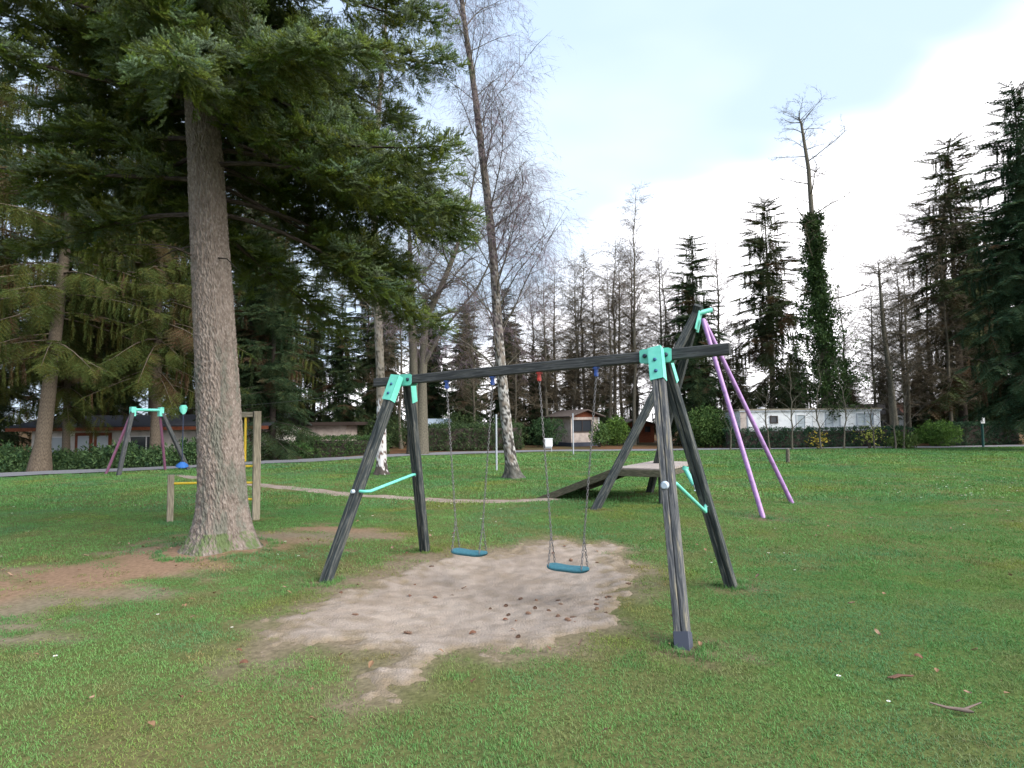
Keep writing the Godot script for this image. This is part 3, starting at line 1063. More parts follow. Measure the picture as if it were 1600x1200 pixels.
func beam_y(k: float) -> float:
	return 2.098 + 0.029 * k

func bolt(parent: Node, p: Vector3, d: Vector3, r: float, m: Material) -> void:
	var mb := MB.new()
	mb.tube(PackedVector3Array([p, p + d * r * 0.55, p + d * r * 0.8]), PackedFloat32Array([r, r, r * 0.5]), 10, true)
	part(parent, "bolt", mb.mesh(), m)

func plate(mb: MB, pts: Array, nrm: Vector3, th: float) -> void:   # a flat plate, outline counter-clockwise seen against nrm
	var o := nrm * th
	for i in range(1, pts.size() - 1):
		mb.tri(pts[0] + o, pts[i] + o, pts[i + 1] + o)
		mb.tri(pts[0], pts[i + 1], pts[i])
	for i in pts.size():
		var a: Vector3 = pts[i]
		var b: Vector3 = pts[(i + 1) % pts.size()]
		mb.quad(a, b, b + o, a + o)

func build_swing() -> void:
	var feet := [[Vector3(1.2, 0, -4.44), Vector3(2.15, 0, -6.11), 3.31], [Vector3(-1.97, 0, -6.4), Vector3(-1.12, 0, -7.95), 0.37]]
	var t := thing("wooden_swing_frame", "dark wooden swing frame with mint green brackets over bare sand", "swing frame", SW0)
	var rel := func(p: Vector3) -> Vector3: return p - SW0
	var mb := MB.new()
	mb.beam(rel.call(on_beam(-0.06, beam_y(-0.06))), rel.call(on_beam(3.94, beam_y(3.94))), 0.09, 0.098, Vector3.UP, 0.008)
	part(t, "beam", mb.mesh(), M.beam_timber)
	for fi in 2:
		var k: float = feet[fi][2]
		for side in [1.0, -1.0]:
			var foot: Vector3 = feet[fi][0 if side > 0 else 1]
			foot.y = ground_y(foot.x, foot.z) - 0.12
			var top := on_beam(k + (0.03 if fi == 0 else -0.03), beam_y(k) - 0.02, side * 0.105)
			var d := (top - foot).normalized()
			mb = MB.new()
			# two boards bolted into one post, a narrow groove between them
			var lat := SWD - d * SWD.dot(d)
			lat = lat.normalized()
			var outw := lat.cross(d)
			mb.beam(rel.call(foot - lat * 0.0265), rel.call(top - lat * 0.0265), 0.1, 0.05, lat, 0.006)
			mb.beam(rel.call(foot + lat * 0.0265), rel.call(top + lat * 0.0265), 0.094, 0.05, lat, 0.008)
			var leg := part(t, "leg", mb.mesh(), M.worn_timber if fi == 0 and side > 0 else M.dark_timber)
			if fi == 0 and side > 0: leg.set_meta("label", "grey worn timber leg with pale bare edges")
			if fi == 0 and side > 0:
				mb = MB.new()
				var a := foot + d * 0.1
				mb.beam(rel.call(a), rel.call(foot + d * 0.23), 0.108, 0.112, lat, 0.004)
				part(leg, "ground_shoe", mb.mesh(), M.grey_shoe)
			# bracket: a plate on the beam and a channel down the leg
			var br := MB.new()
			var f: Vector3 = SWF * side
			var yb := beam_y(k)
			var pc := on_beam(k, yb, side * 0.048)
			var sx: Vector3 = SWD * side
			var ol := []
			for q in [Vector2(-0.145, -0.05), Vector2(-0.13, -0.066), Vector2(0.13, -0.066), Vector2(0.145, -0.05), Vector2(0.145, 0.05), Vector2(0.12, 0.062), Vector2(-0.12, 0.062), Vector2(-0.145, 0.05)]:
				ol.append(rel.call(pc + sx * q.x + Vector3(0, q.y, 0)))
			plate(br, ol, f, 0.006)
			var n2: Vector3 = f - d * f.dot(d)
			n2 = n2.normalized()
			var u2 := d.cross(n2).normalized()
			if u2.dot(sx) < 0: u2 = -u2
			var lt := top + d * (0.075 if fi == 0 else 0.06)
			var lb := top - d * 0.24
			var face: Vector3 = n2 * 0.053
			var tongue := []
			for q in [lb - u2 * 0.059, lb + u2 * 0.059, lt + u2 * 0.059, lt - u2 * 0.059]: tongue.append(rel.call(q + face))
			plate(br, tongue, n2, 0.006)
			for e in [-1.0, 1.0]:
				var wing := []
				var o0: Vector3 = u2 * 0.0545 * e
				for q in [lb + o0 + n2 * 0.059, lb + o0 - n2 * 0.03, lt + o0 - n2 * 0.03, lt + o0 + n2 * 0.059]: wing.append(rel.call(q))
				plate(br, wing if e > 0 else [wing[3], wing[2], wing[1], wing[0]], u2 * e, 0.006)
			var b := part(t, "bracket", br.mesh(), M.mint_paint)
			for q in [-0.095, 0.095]: bolt(b, rel.call(pc + sx * q + f * 0.006), f, 0.02, M.dark_bolt)
			for q in [0.055, 0.165]: bolt(b, rel.call(top - d * q + n2 * 0.059), n2, 0.016, M.blue_bolt)
		# brace between the two legs
		var yn: float = 1.1 if fi == 0 else 0.9
		var yf: float = 0.82 if fi == 0 else 1.0
		var lf: Vector3 = feet[fi][0]
		var lbk: Vector3 = feet[fi][1]
		var tn := on_beam(k, 2.08, 0.105)
		var tk := on_beam(k, 2.08, -0.105)
		var pn := lf.lerp(tn, yn / 2.08)
		var pk := lbk.lerp(tk, yf / 2.08)
		var inn := SWD * (1.0 if fi == 1 else -1.0)
		var bt := MB.new()
		if fi == 1:
			bt.tube(PackedVector3Array([rel.call(pn + inn * 0.05), rel.call(pn + inn * 0.11 - SWF * 0.0), rel.call(pn + inn * 0.15 - SWF * 0.05), rel.call(pk + inn * 0.0 + SWF * 0.12), rel.call(pk + SWF * 0.04)]), PackedFloat32Array([0.017, 0.017, 0.017, 0.017, 0.017]), 10, true)
		else:
			bt.tube(PackedVector3Array([rel.call(pn - SWF * 0.04 - inn * 0.02), rel.call(pn - SWF * 0.12 - inn * 0.04), rel.call(pk + SWF * 0.1 - Vector3(0, 0.06, 0) - inn * 0.01), rel.call(pk + SWF * 0.06 - Vector3(0, 0.04, 0)), rel.call(pk + SWF * 0.05)]), PackedFloat32Array([0.017, 0.017, 0.017, 0.017, 0.017]), 10, true)
		part(t, "brace", bt.mesh(), M.mint_paint)
		bt = MB.new()
		var cr := 0.034 if fi == 0 else 0.022
		bt.tube(PackedVector3Array([rel.call(pn + SWF * 0.04), rel.call(pn + SWF * 0.064), rel.call(pn + SWF * 0.074)]), PackedFloat32Array([cr, cr, cr * 0.7]), 14, true)
		part(t, "cap", bt.mesh(), M.white_cap)
		bt = MB.new()
		bt.tube(PackedVector3Array([rel.call(pk + SWF * 0.045), rel.call(pk + SWF * 0.06)]), PackedFloat32Array([0.03, 0.03]), 12, true)
		part(t, "cap", bt.mesh(), M.white_cap)
	swing_seat(0.97, 1.56, M.blue_plastic, M.blue_plastic, 0.27, "teal rubber swing seat hung by chains from two blue hangers", 0.02)
	swing_seat(2.11, 2.72, M.red_plastic, M.blue_plastic, 0.24, "teal rubber swing seat with one red and one blue chain hanger", 0.05)

func chain(mb: MB, a: Vector3, b: Vector3) -> void:
	var d := b - a
	var n := int(d.length() / 0.029)
	var t := d.normalized()
	var x := t.cross(SWF).normalized()
	var y := t.cross(x)
	for i in n:
		var c := a + d * (i + 0.5) / n
		var s := (x * 0.7 + y * 0.7) if i % 2 else (x * 0.7 - y * 0.7)
		var pts := PackedVector3Array()
		for q in 9:
			var an := TAU * q / 8.0
			pts.append(c + t * cos(an) * 0.0195 + s * sin(an) * 0.0095)
		var rr := PackedFloat32Array()
		rr.resize(9)
		rr.fill(0.0033)
		mb.tube(pts, rr, 4)

func swing_seat(k0: float, k1: float, m0: Material, m1: Material, y: float, label: String, swing: float) -> void:
	var mid := (k0 + k1) / 2.0
	var c := on_beam(mid, y, swing)
	var t := thing("swing_seat", label, "swing seat", c)
	var half := 0.215
	var rings := 26
	var mb := MB.new()
	var secs := 20
	for i in rings + 1:
		var f := -1.0 + 2.0 * i / rings
		var e := sqrt(maxf(0.0, 1.0 - pow(absf(f), 5.0)))
		var wz := (0.088 - 0.016 * exp(-f * f * 9.0)) * e
		var hy := 0.026 * sqrt(maxf(0.0, 1.0 - pow(absf(f), 8.0)))
		var sag := -0.012 * (1.0 - f * f)
		for j in secs + 1:
			var a := TAU * j / secs
			var cz := signf(cos(a)) * pow(absf(cos(a)), 0.6)
			var sy := signf(sin(a)) * pow(absf(sin(a)), 0.7)
			var p := SWD * f * half + SWF * cz * wz + Vector3(0, sag + sy * hy, 0)
			mb.v.append(p)
			mb.n.append((SWF * cos(a) / 3.0 + Vector3(0, sin(a), 0)).normalized())
			mb.uv.append(Vector2(f, a))
			mb.c.append(Color.WHITE)
	var w := secs + 1
	for i in rings:
		for j in secs:
			var a := i * w + j
			mb.ix.append_array([a, a + 1, a + w + 1, a, a + w + 1, a + w])
	part(t, "seat", mb.mesh(), M.seat_rubber)
	for e in 2:
		var k := k0 if e == 0 else k1
		var top := on_beam(k, beam_y(k) - 0.049) - c
		var hang := MB.new()
		hang.rod(top + Vector3(0, 0.005, 0), top + Vector3(0, -0.018, 0), 0.034, 12)
		hang.rod(top + Vector3(0, -0.018, 0), top + Vector3(0, -0.05, 0), 0.02, 12)
		hang.beam(top + Vector3(0, -0.05, 0), top + Vector3(0, -0.09, 0), 0.03, 0.045, SWF, 0.006)
		hang.rod(top + Vector3(0, -0.07, 0) - SWF * 0.03, top + Vector3(0, -0.07, 0) + SWF * 0.03, 0.011, 8)
		var hp := part(t, "hanger", hang.mesh(), m0 if e == 0 else m1)
		if m0 != m1: hp.set_meta("label", "red plastic chain hanger under the beam" if e == 0 else "blue plastic chain hanger under the beam")
		var s := SWD * (half - 0.045) * (1.0 if e == 1 else -1.0)
		var fork := s + Vector3(0, 0.26, 0) + (top - s) * 0.02
		var ch := MB.new()
		chain(ch, top + Vector3(0, -0.085, 0), fork)
		chain(ch, fork, s + SWF * 0.07 + Vector3(0, 0.005, 0))
		chain(ch, fork, s - SWF * 0.07 + Vector3(0, 0.005, 0))
		part(t, "chain", ch.mesh(), M.chain_steel)

# ---------------------------------------------------------------- the cableway

func build_cableway() -> void:
	var apex := Vector3(3.62, 3.72, -11.9)
	var t := thing("cableway_start_frame", "tall start frame of a cableway with dark timber legs and purple poles", "cableway", Vector3(3.62, 0, -11.9))
	var o := Vector3(3.62, 0, -11.9)
	for q in [Vector3(1.45, -0.1, -11.42), Vector3(3.07, -0.1, -14.1)]:
		var d: Vector3 = (apex - q).normalized()
		var mb := MB.new()
		mb.beam(q - o, apex + d * 0.16 - o, 0.14, 0.14, Vector3(0.5, 0, -0.8), 0.012)
		part(t, "leg", mb.mesh(), M.dark_timber)
	for q in [Vector3(4.12, -0.1, -10.18), Vector3(5.4, -0.1, -11.91)]:
		var mb := MB.new()
		mb.rod(q - o, apex - o + Vector3(0.09, -0.06, 0.03) + (q - apex) * 0.02, 0.042, 14)
		var p := part(t, "pole", mb.mesh(), M.purple_paint)
		p.set_meta("label", "slanting purple steel pole")
	var br := MB.new()
	br.beam(apex - o + Vector3(0.06, 0.02, 0.05), apex - o + Vector3(-0.04, -0.34, 0.08), 0.17, 0.02, Vector3(0.8, 0, 0.5))
	br.beam(apex - o + Vector3(0.1, -0.02, -0.06), apex - o + Vector3(0.04, -0.36, -0.12), 0.16, 0.02, Vector3(0.8, 0, 0.5))
	part(t, "bracket", br.mesh(), M.mint_paint)
	br = MB.new()
	br.rod(apex - o + Vector3(0.03, -0.01, 0.03), apex - o + Vector3(0.3, 0.06, 0.0), 0.047, 14)
	part(t, "top_tube", br.mesh(), M.mint_paint)
	# platform and ramp
	var dd := Vector3(0.517, 0, -0.856)
	var nn := Vector3(0.856, 0, 0.517)
	var nl := Vector3(2.1, 0.7, -12.45)
	var pt := thing("wooden_platform", "low wooden platform with a ramp under the cableway frame", "platform", Vector3(nl.x, 0, nl.z))
	var po := Vector3(nl.x, 0, nl.z)
	var boards := 15
	for i in boards:
		var mb := MB.new()
		var w := 2.3 / boards
		var a := nl + dd * (i + 0.5) * w - Vector3(0, 0.016, 0) - po
		mb.beam(a - nn * 0.02, a + nn * 1.02, w - 0.012, 0.032 + 0.003 * (i % 3), Vector3.UP, 0.004)
		part(pt, "plank", mb.mesh(), M.deck_timber)
	for e in [0.02, 0.5, 0.98]:
		var mb := MB.new()
		mb.beam(nl + nn * e - Vector3(0, 0.1, 0) - po - dd * 0.02, nl + nn * e + dd * 2.32 - Vector3(0, 0.1, 0) - po, 0.05, 0.12)
		part(pt, "joist", mb.mesh(), M.mossy_timber)
	for e in [[0.03, 0.0], [1.31, 0.0]]:
		var mb := MB.new()
		var s: float = e[1] * 2.7
		mb.beam(nl + dd * (s - 0.045) - Vector3(0, 0.1, 0) - po, nl + dd * (s - 0.045) + nn * 1.02 - Vector3(0, 0.1, 0) - po, 0.04, 0.13)
		if e[0] < 1.0: part(pt, "fascia_board", mb.mesh(), M.mossy_timber)
	for e in [Vector2(0.86, 0.12)]:
		var mb := MB.new()
		var p: Vector3 = nl + nn * e.x + dd * e.y - po
		mb.beam(Vector3(p.x, -0.1, p.z), Vector3(p.x, 0.6, p.z), 0.1, 0.1, Vector3.RIGHT)
		part(pt, "post", mb.mesh(), M.dark_timber)
	var ramp_w := 1.7
	var run := 1.78
	for i in 12:
		var mb := MB.new()
		var f := (i + 0.5) / 12.0
		var a := nl - nn * run * f + Vector3(0, -0.7 * f - 0.01, 0) - po
		mb.beam(a, a + dd * ramp_w, run / 12.0 * 1.06, 0.026, Vector3(0, 1, 0) + nn * -0.39)
		part(pt, "ramp_plank", mb.mesh(), M.mossy_timber)
	for e in [-0.03, ramp_w + 0.03]:
		var mb := MB.new()
		var a: Vector3 = nl + dd * e - po + Vector3(0, -0.06, 0)
		mb.beam(a + nn * 0.02, a - nn * (run + 0.1) + Vector3(0, -0.73, 0), 0.05, 0.14)
		part(pt, "ramp_beam", mb.mesh(), M.mossy_timber)
	# ground anchor with its tensioner
	var an := thing("cable_tensioner", "mint green cable tensioner tube leaning on a steel rod by the platform", "tensioner", Vector3(3.41, 0, -10.9))
	var ao := Vector3(3.41, 0, -10.9)
	var mb2 := MB.new()
	mb2.rod(Vector3(0.03, -0.1, 0.02), Vector3(3.24, 0.5, -11.16) - ao, 0.017, 8)
	part(an, "rod", mb2.mesh(), M.galvanised)
	mb2 = MB.new()
	mb2.rod(Vector3(3.25, 0.47, -11.14) - ao, Vector3(3.14, 0.76, -11.3) - ao, 0.042, 12)
	mb2.rod(Vector3(3.14, 0.72, -11.3) - ao, Vector3(3.16, 0.79, -11.3) - ao, 0.056, 12)
	part(an, "sleeve", mb2.mesh(), M.mint_paint)
	for q in [0.2, 0.36]:
		mb2 = MB.new()
		var p := Vector3(0.03, 0, 0.02).lerp(Vector3(-0.17, 0.5, -0.26), q / 0.5)
		mb2.rod(p - Vector3(0.06, -0.01, 0), p + Vector3(0.08, 0.04, 0), 0.012, 8)
		part(an, "clamp", mb2.mesh(), M.white_cap)
	# the end frame
	var eo := Vector3(-13.0, 0, -21.8)
	var en := thing("cableway_end_frame", "distant cableway end frame with mint top bar and two purple poles", "cableway", eo)
	var tl := Vector3(-13.15, 2.22, -21.3)
	var tr2 := Vector3(-12.75, 2.22, -22.3)
	for q in [[Vector3(-13.11, -0.15, -20.52), tl], [Vector3(-11.92, -0.15, -22.87), tr2]]:
		var mb := MB.new()
		mb.beam(q[0] - eo, q[1] - eo, 0.12, 0.12, Vector3(0.5, 0, -0.8), 0.01)
		part(en, "leg", mb.mesh(), M.beam_timber)
	for q in [[Vector3(-13.98, -0.15, -21.14), tl], [Vector3(-12.92, -0.15, -23.01), tr2]]:
		var mb := MB.new()
		mb.rod(q[0] - eo, q[1] - eo + Vector3(-0.03, -0.1, 0), 0.045, 12)
		part(en, "pole", mb.mesh(), M.faded_purple_paint)
	var tb := MB.new()
	tb.rod(tl - eo, tr2 - eo, 0.05, 12)
	part(en, "top_bar", tb.mesh(), M.mint_paint)
	for q in [tl, tr2]:
		tb = MB.new()
		tb.beam(q - eo + Vector3(0, 0.1, 0), q - eo + Vector3(0, -0.22, 0.0), 0.16, 0.16, Vector3(0.5, 0, -0.8), 0.012)
		part(en, "bracket", tb.mesh(), M.mint_paint)
	# the cable and its trolley
	var tp := Vector3(-11.05, 2.22, -20.65)
	var cb := MB.new()
	var pts := PackedVector3Array([Vector3(-12.95, 2.27, -21.8)])
	var rs := PackedFloat32Array([0.003])
	for i in 13:
		var f := i / 12.0
		pts.append(tp.lerp(apex, f) + Vector3(0, -0.45 * sin(PI * f), 0))
		rs.append(0.003)
	for i in pts.size(): pts[i] -= tp
	cb.tube(pts, rs, 5)
	var cable := solo("steel_cable", "thin steel cable slung between the two cableway frames", "cable", cb.mesh(), M.cable_steel, tp)
	var ts := thing("disc_swing", "blue disc seat on a rope under a mint green cable trolley", "seat", tp)
	var bell := MB.new()
	bell.tube(PackedVector3Array([Vector3(0, 0.12, 0), Vector3(0, 0.04, 0), Vector3(0, -0.1, 0), Vector3(0, -0.19, 0)]), PackedFloat32Array([0.08, 0.13, 0.1, 0.03]), 14, true)
	part(ts, "trolley", bell.mesh(), M.mint_paint)
	bell = MB.new()
	bell.rod(Vector3(0, -0.15, 0), Vector3(0.0, -1.9, 0), 0.018, 8)
	part(ts, "rope", bell.mesh(), M.dark_bolt)
	bell = MB.new()
	bell.tube(PackedVector3Array([Vector3(0, -1.78, 0), Vector3(0, -1.86, 0), Vector3(0, -1.94, 0), Vector3(0, -1.98, 0)]), PackedFloat32Array([0.06, 0.17, 0.2, 0.1]), 16, true)
	part(ts, "disc", bell.mesh(), M.bright_blue_rubber)

func build_climbing_frame() -> void:
	var o := Vector3(-4.4, 0, -10.61)
	var t := thing("climbing_frame", "weathered wooden climbing frame with yellow steel bars behind the fir trunk", "climbing frame", o)
	var posts := [[Vector3(-5.84, -0.2, -10.57), 0.79, 0.1], [Vector3(-4.4, -0.2, -10.61), 1.86, 0.115], [Vector3(-5.02, -0.2, -10.6), 1.84, 0.1], [Vector3(-4.62, -0.2, -11.2), 1.1, 0.09]]
	for q in posts:
		var mb := MB.new()
		var p: Vector3 = q[0] - o
		mb.beam(p, Vector3(p.x, q[1], p.z), q[2], q[2], Vector3(0.6, 0, 1), 0.008)
		part(t, "post", mb.mesh(), M.pale_timber)
	var bm := MB.new()
	bm.beam(Vector3(-0.06, 1.805, 0.0), Vector3(-0.57, 1.8, 0.01), 0.09, 0.09)
	part(t, "top_beam", bm.mesh(), M.pale_timber)
	for q in [[Vector3(-5.8, 0.64, -10.57), Vector3(-5.06, 0.65, -10.6)], [Vector3(-4.45, 0.92, -10.6), Vector3(-4.98, 0.92, -10.6)], [Vector3(-4.45, 0.64, -10.6), Vector3(-4.98, 0.64, -10.6)], [Vector3(-4.45, 0.36, -10.6), Vector3(-4.98, 0.36, -10.6)], [Vector3(-4.6, 1.76, -10.61), Vector3(-4.6, 1.0, -10.61)]]:
		bm = MB.new()
		bm.rod(q[0] - o, q[1] - o, 0.021, 10)
		part(t, "yellow_bar", bm.mesh(), M.yellow_paint)

# ---------------------------------------------------------------- buildings and posts

func slab(parent: Node, called: String, c: Vector3, s: Vector3, m: Material, ch := 0.01) -> MeshInstance3D:
	var mb := MB.new()
	mb.box(c, s, ch)
	return part(parent, called, mb.mesh(), m)

# a window in a wall that faces +z: frame bars proud of the wall, pane set back between them
func window(parent: Node, c: Vector3, w: float, h: float, frame: Material, pane: Material, bars := 1) -> void:
	var f := MB.new()
	var b := 0.05
	f.box(c + Vector3(0, h / 2, 0.03), Vector3(w + b, b, 0.06), 0.005)
	f.box(c - Vector3(0, h / 2, -0.03), Vector3(w + b, b, 0.07), 0.005)
	for e in [-0.5, 0.5]: f.box(c + Vector3(w * e, 0, 0.028), Vector3(b, h - b, 0.056), 0.005)
	for k in range(1, bars): f.box(c + Vector3(-w / 2 + w * k / bars, 0, 0.026), Vector3(0.04, h - b, 0.05), 0.005)
	var fp := part(parent, "window", f.mesh(), frame)
	for k in bars:
		var pw := w / bars
		slab(fp, "pane", c + Vector3(-w / 2 + pw * (k + 0.5), 0, 0.008), Vector3(pw - 0.03, h - 0.03, 0.012), pane, 0.001)

func gable_roof(parent: Node, x0: float, x1: float, zf: float, zb: float, eave: float, ridge: float, th: float, m: Material) -> void:
	var zm := (zf + zb) / 2.0
	for s in [0, 1]:
		var mb := MB.new()
		var e := Vector3((x0 + x1) / 2, eave, zf if s == 0 else zb)
		var rd := Vector3((x0 + x1) / 2, ridge, zm)
		var d := rd - e
		var up := Vector3(0, absf(d.z), -signf(d.z) * -d.y * -1.0)
		mb.beam(e, rd, x1 - x0, th, Vector3(0, absf(d.z), -d.y * signf(d.z)), 0.01)
		part(parent, "roof_slope", mb.mesh(), m)

func build_buildings() -> void:
	# the bungalow in the hollow
	var o := Vector3(-18.2, -0.78, -30.5)
	var t := thing("bungalow", "cream bungalow with dark slate roof and red-brown doors behind shrubs", "house", o)
	slab(t, "wall", Vector3(0.2, 1.2, -2.5), Vector3(11.6, 2.4, 5.0), M.cream_render)
	gable_roof(t, -6.3, 6.4, 0.75, -5.75, 2.42, 3.0, 0.1, M.slate)
	slab(t, "fascia", Vector3(0.05, 2.33, 0.74), Vector3(12.7, 0.16, 0.04), M.brown_paint)
	var gb := MB.new()
	gb.tri(Vector3(-5.605, 2.4, -0.1), Vector3(-5.605, 2.9, -2.5), Vector3(-5.605, 2.4, -4.9))
	part(t, "gable", gb.mesh(), M.brown_paint)
	for x in [-3.0, -2.05]:
		slab(t, "door", Vector3(x, 1.1, 0.02), Vector3(0.85, 2.1, 0.05), M.brown_paint)
		slab(t, "door_glass", Vector3(x, 1.25, 0.05), Vector3(0.55, 1.5, 0.02), M.net_curtain, 0.002)
	window(t, Vector3(0.1, 1.45, 0), 1.6, 1.0, M.white_frame, M.window_glass, 2)
	window(t, Vector3(4.6, 1.4, 0), 0.8, 1.0, M.white_frame, M.window_glass, 1)
	window(t, Vector3(-4.6, 1.45, 0), 1.2, 1.0, M.white_frame, M.net_curtain, 2)
	# flat roofed kiosk behind the hedge
	t = thing("flat_roofed_cabin", "tan cabin with a dark flat roof showing above the clipped hedge", "cabin", Vector3(-11.6, -0.35, -38.0))
	slab(t, "wall", Vector3(0, 0.98, 0), Vector3(3.4, 1.96, 2.6), M.shed_panel)
	slab(t, "roof", Vector3(0.1, 2.06, 0), Vector3(4.4, 0.2, 3.4), M.dark_fascia)
	# the shed with a gable towards the lawn
	t = thing("garden_shed", "small beige shed with a shallow gable roof and a wide dark window", "shed", Vector3(4.35, 0, -43.4), 0.5)
	slab(t, "wall", Vector3(0, 1.0, 0), Vector3(2.3, 2.0, 2.6), M.shed_panel)
	slab(t, "plinth", Vector3(0, 0.1, 0), Vector3(2.36, 0.36, 2.66), M.grey_shoe)
	for s in [-1.0, 1.0]:
		var mb := MB.new()
		mb.beam(Vector3(s * 1.5, 2.02, 0), Vector3(0, 2.5, 0), 3.4, 0.09, Vector3(0.48 * s, 1.5, 0), 0.01)
		part(t, "roof_slope", mb.mesh(), M.roof_felt)
	gb = MB.new()
	gb.tri(Vector3(-1.15, 2.0, 1.302), Vector3(1.15, 2.0, 1.302), Vector3(0, 2.4, 1.302))
	part(t, "gable", gb.mesh(), M.brown_paint)
	window(t, Vector3(-0.25, 1.4, 1.3), 1.5, 0.8, M.dark_fascia, M.window_glass, 2)
	slab(t, "side_window", Vector3(1.16, 1.45, 0.3), Vector3(0.04, 0.8, 0.5), M.window_glass)
	slab(t, "corner_post", Vector3(1.16, 1.1, 1.31), Vector3(0.1, 1.8, 0.06), M.white_frame)
	# the red-brown shed
	t = thing("brown_shed", "red-brown wooden shed with a dark window among tree trunks", "shed", Vector3(9.9, 0, -50.0), 0.1)
	for i in 14:
		slab(t, "plank", Vector3(0, 0.06 + i * 0.1, 0), Vector3(2.6, 0.096, 2.0 + 0.01 * (i % 2)), M.brown_paint, 0.006)
	for s in [-1.0, 1.0]:
		var mb := MB.new()
		mb.beam(Vector3(s * 1.55, 1.42, 0), Vector3(0, 1.85, 0), 2.5, 0.08, Vector3(0.43 * s, 1.55, 0), 0.01)
		part(t, "roof_slope", mb.mesh(), M.roof_felt)
	gb = MB.new()
	gb.tri(Vector3(-1.28, 1.41, 1.0), Vector3(1.28, 1.41, 1.0), Vector3(0, 1.77, 1.0))
	part(t, "gable", gb.mesh(), M.brown_paint)
	window(t, Vector3(-0.6, 1.05, 1.006), 0.7, 0.5, M.brown_paint, M.window_glass, 2)
	window(t, Vector3(0.75, 1.05, 1.006), 0.5, 0.5, M.brown_paint, M.window_glass, 1)
	# the mobile home
	t = thing("mobile_home", "long white mobile home with a tan roof edge behind the dark hedge", "mobile home", Vector3(17.6, 0, -37.7), 0.0)
	slab(t, "body", Vector3(0, 1.33, 0), Vector3(8.3, 1.8, 2.6), M.white_panel, 0.05)
	slab(t, "roof", Vector3(0, 2.27, 0), Vector3(8.5, 0.09, 2.8), M.pale_timber, 0.02)
	slab(t, "skirt", Vector3(0, 0.22, 0), Vector3(8.1, 0.5, 2.4), M.dark_fascia)
	slab(t, "end_strip", Vector3(-3.95, 1.35, 1.31), Vector3(0.36, 1.7, 0.03), M.shed_panel)
	slab(t, "corner_trim", Vector3(4.1, 1.35, 1.312), Vector3(0.08, 1.75, 0.03), M.white_frame)
	for x in [-2.3, -0.3, 1.7]: slab(t, "seam_trim", Vector3(x, 1.35, 1.305), Vector3(0.025, 1.75, 0.014), M.white_frame, 0.002)
	window(t, Vector3(-2.15, 1.68, 1.3), 0.42, 0.4, M.dark_fascia, M.window_glass, 1)
	window(t, Vector3(-0.55, 1.55, 1.3), 0.5, 0.8, M.white_frame, M.net_curtain, 1)
	window(t, Vector3(1.35, 1.6, 1.3), 0.85, 0.75, M.galvanised, M.net_curtain, 2)
	window(t, Vector3(3.25, 1.65, 1.3), 0.95, 0.7, M.galvanised, M.net_curtain, 2)
	slab(t, "gutter", Vector3(0, 2.19, 1.36), Vector3(8.4, 0.06, 0.08), M.galvanised, 0.01)
	slab(t, "door", Vector3(0.45, 1.3, 1.312), Vector3(0.62, 1.62, 0.03), M.white_frame)
	slab(t, "downpipe", Vector3(-3.7, 1.3, 1.34), Vector3(0.06, 1.75, 0.06), M.galvanised, 0.015)
	var vent := MB.new()
	vent.tube(PackedVector3Array([Vector3(-2.6, 2.31, 0.8), Vector3(-2.6, 2.38, 0.8), Vector3(-2.6, 2.42, 0.8)]), PackedFloat32Array([0.24, 0.24, 0.1]), 12, true)
	part(t, "roof_vent", vent.mesh(), M.white_frame)
	# chalets further back on the same side
	t = thing("white_chalet", "pale chalet partly hidden behind a larch and a spruce", "chalet", Vector3(26.2, 0, -46.0), -0.2)
	slab(t, "wall", Vector3(0, 1.0, 0), Vector3(3.6, 2.0, 3.0), M.cream_render)
	gable_roof(t, -2.1, 2.1, 1.8, -1.8, 1.95, 2.75, 0.1, M.roof_felt)
	window(t, Vector3(0.8, 1.2, 1.5), 0.8, 0.7, M.white_frame, M.window_glass, 2)
	t = thing("red_roofed_chalet", "chalet with a low red tiled roof above the far hedge", "chalet", Vector3(34.0, 0, -50.0), -0.1)
	slab(t, "wall", Vector3(0, 1.0, 0), Vector3(6.0, 2.0, 4.0), M.cream_render)
	gable_roof(t, -3.3, 3.3, 2.4, -2.4, 1.95, 2.9, 0.1, M.red_tile)
	window(t, Vector3(-1.2, 1.2, 2.0), 0.9, 0.7, M.white_frame, M.window_glass, 2)
	t = thing("green_roofed_hut", "little hut with a grey-green roof behind the middle hedge", "hut", Vector3(-5.5, -0.1, -46.0), 0.3)
	slab(t, "wall", Vector3(0, 0.8, 0), Vector3(2.6, 1.6, 2.0), M.shed_panel)
	gable_roof(t, -1.5, 1.5, 1.2, -1.2, 1.55, 2.1, 0.08, M.white_cap)
	# posts
	for q in [[Vector3(-0.56, 0, -21.31), 1.93, "slim grey steel post on the lawn beside the birch"], [Vector3(3.04, 0, -30.95), 2.05, "slim grey steel post on the lawn before the beige shed"]]:
		var p: Vector3 = q[0]
		p.y = ground_y(p.x, p.z)
		t = thing("steel_post", q[2], "post", p, 0.0, "net posts on the lawn")
		var mb := MB.new()
		mb.rod(Vector3(0, -0.1, 0), Vector3(0, q[1], 0), 0.032, 12)
		part(t, "pole", mb.mesh(), M.galvanised)
		mb = MB.new()
		mb.rod(Vector3(0, q[1], 0), Vector3(0, q[1] + 0.02, 0), 0.036, 12)
		part(t, "cap", mb.mesh(), M.white_cap)
		mb = MB.new()
		mb.rod(Vector3(0.03, q[1] - 0.12, 0), Vector3(0.08, q[1] - 0.12, 0), 0.008, 6)
		part(t, "hook", mb.mesh(), M.galvanised)
	t = thing("litter_bin", "white litter bin on a short post beside the path", "bin", Vector3(1.94, ground_y(1.94, -33.6), -33.6))
	var bb := MB.new()
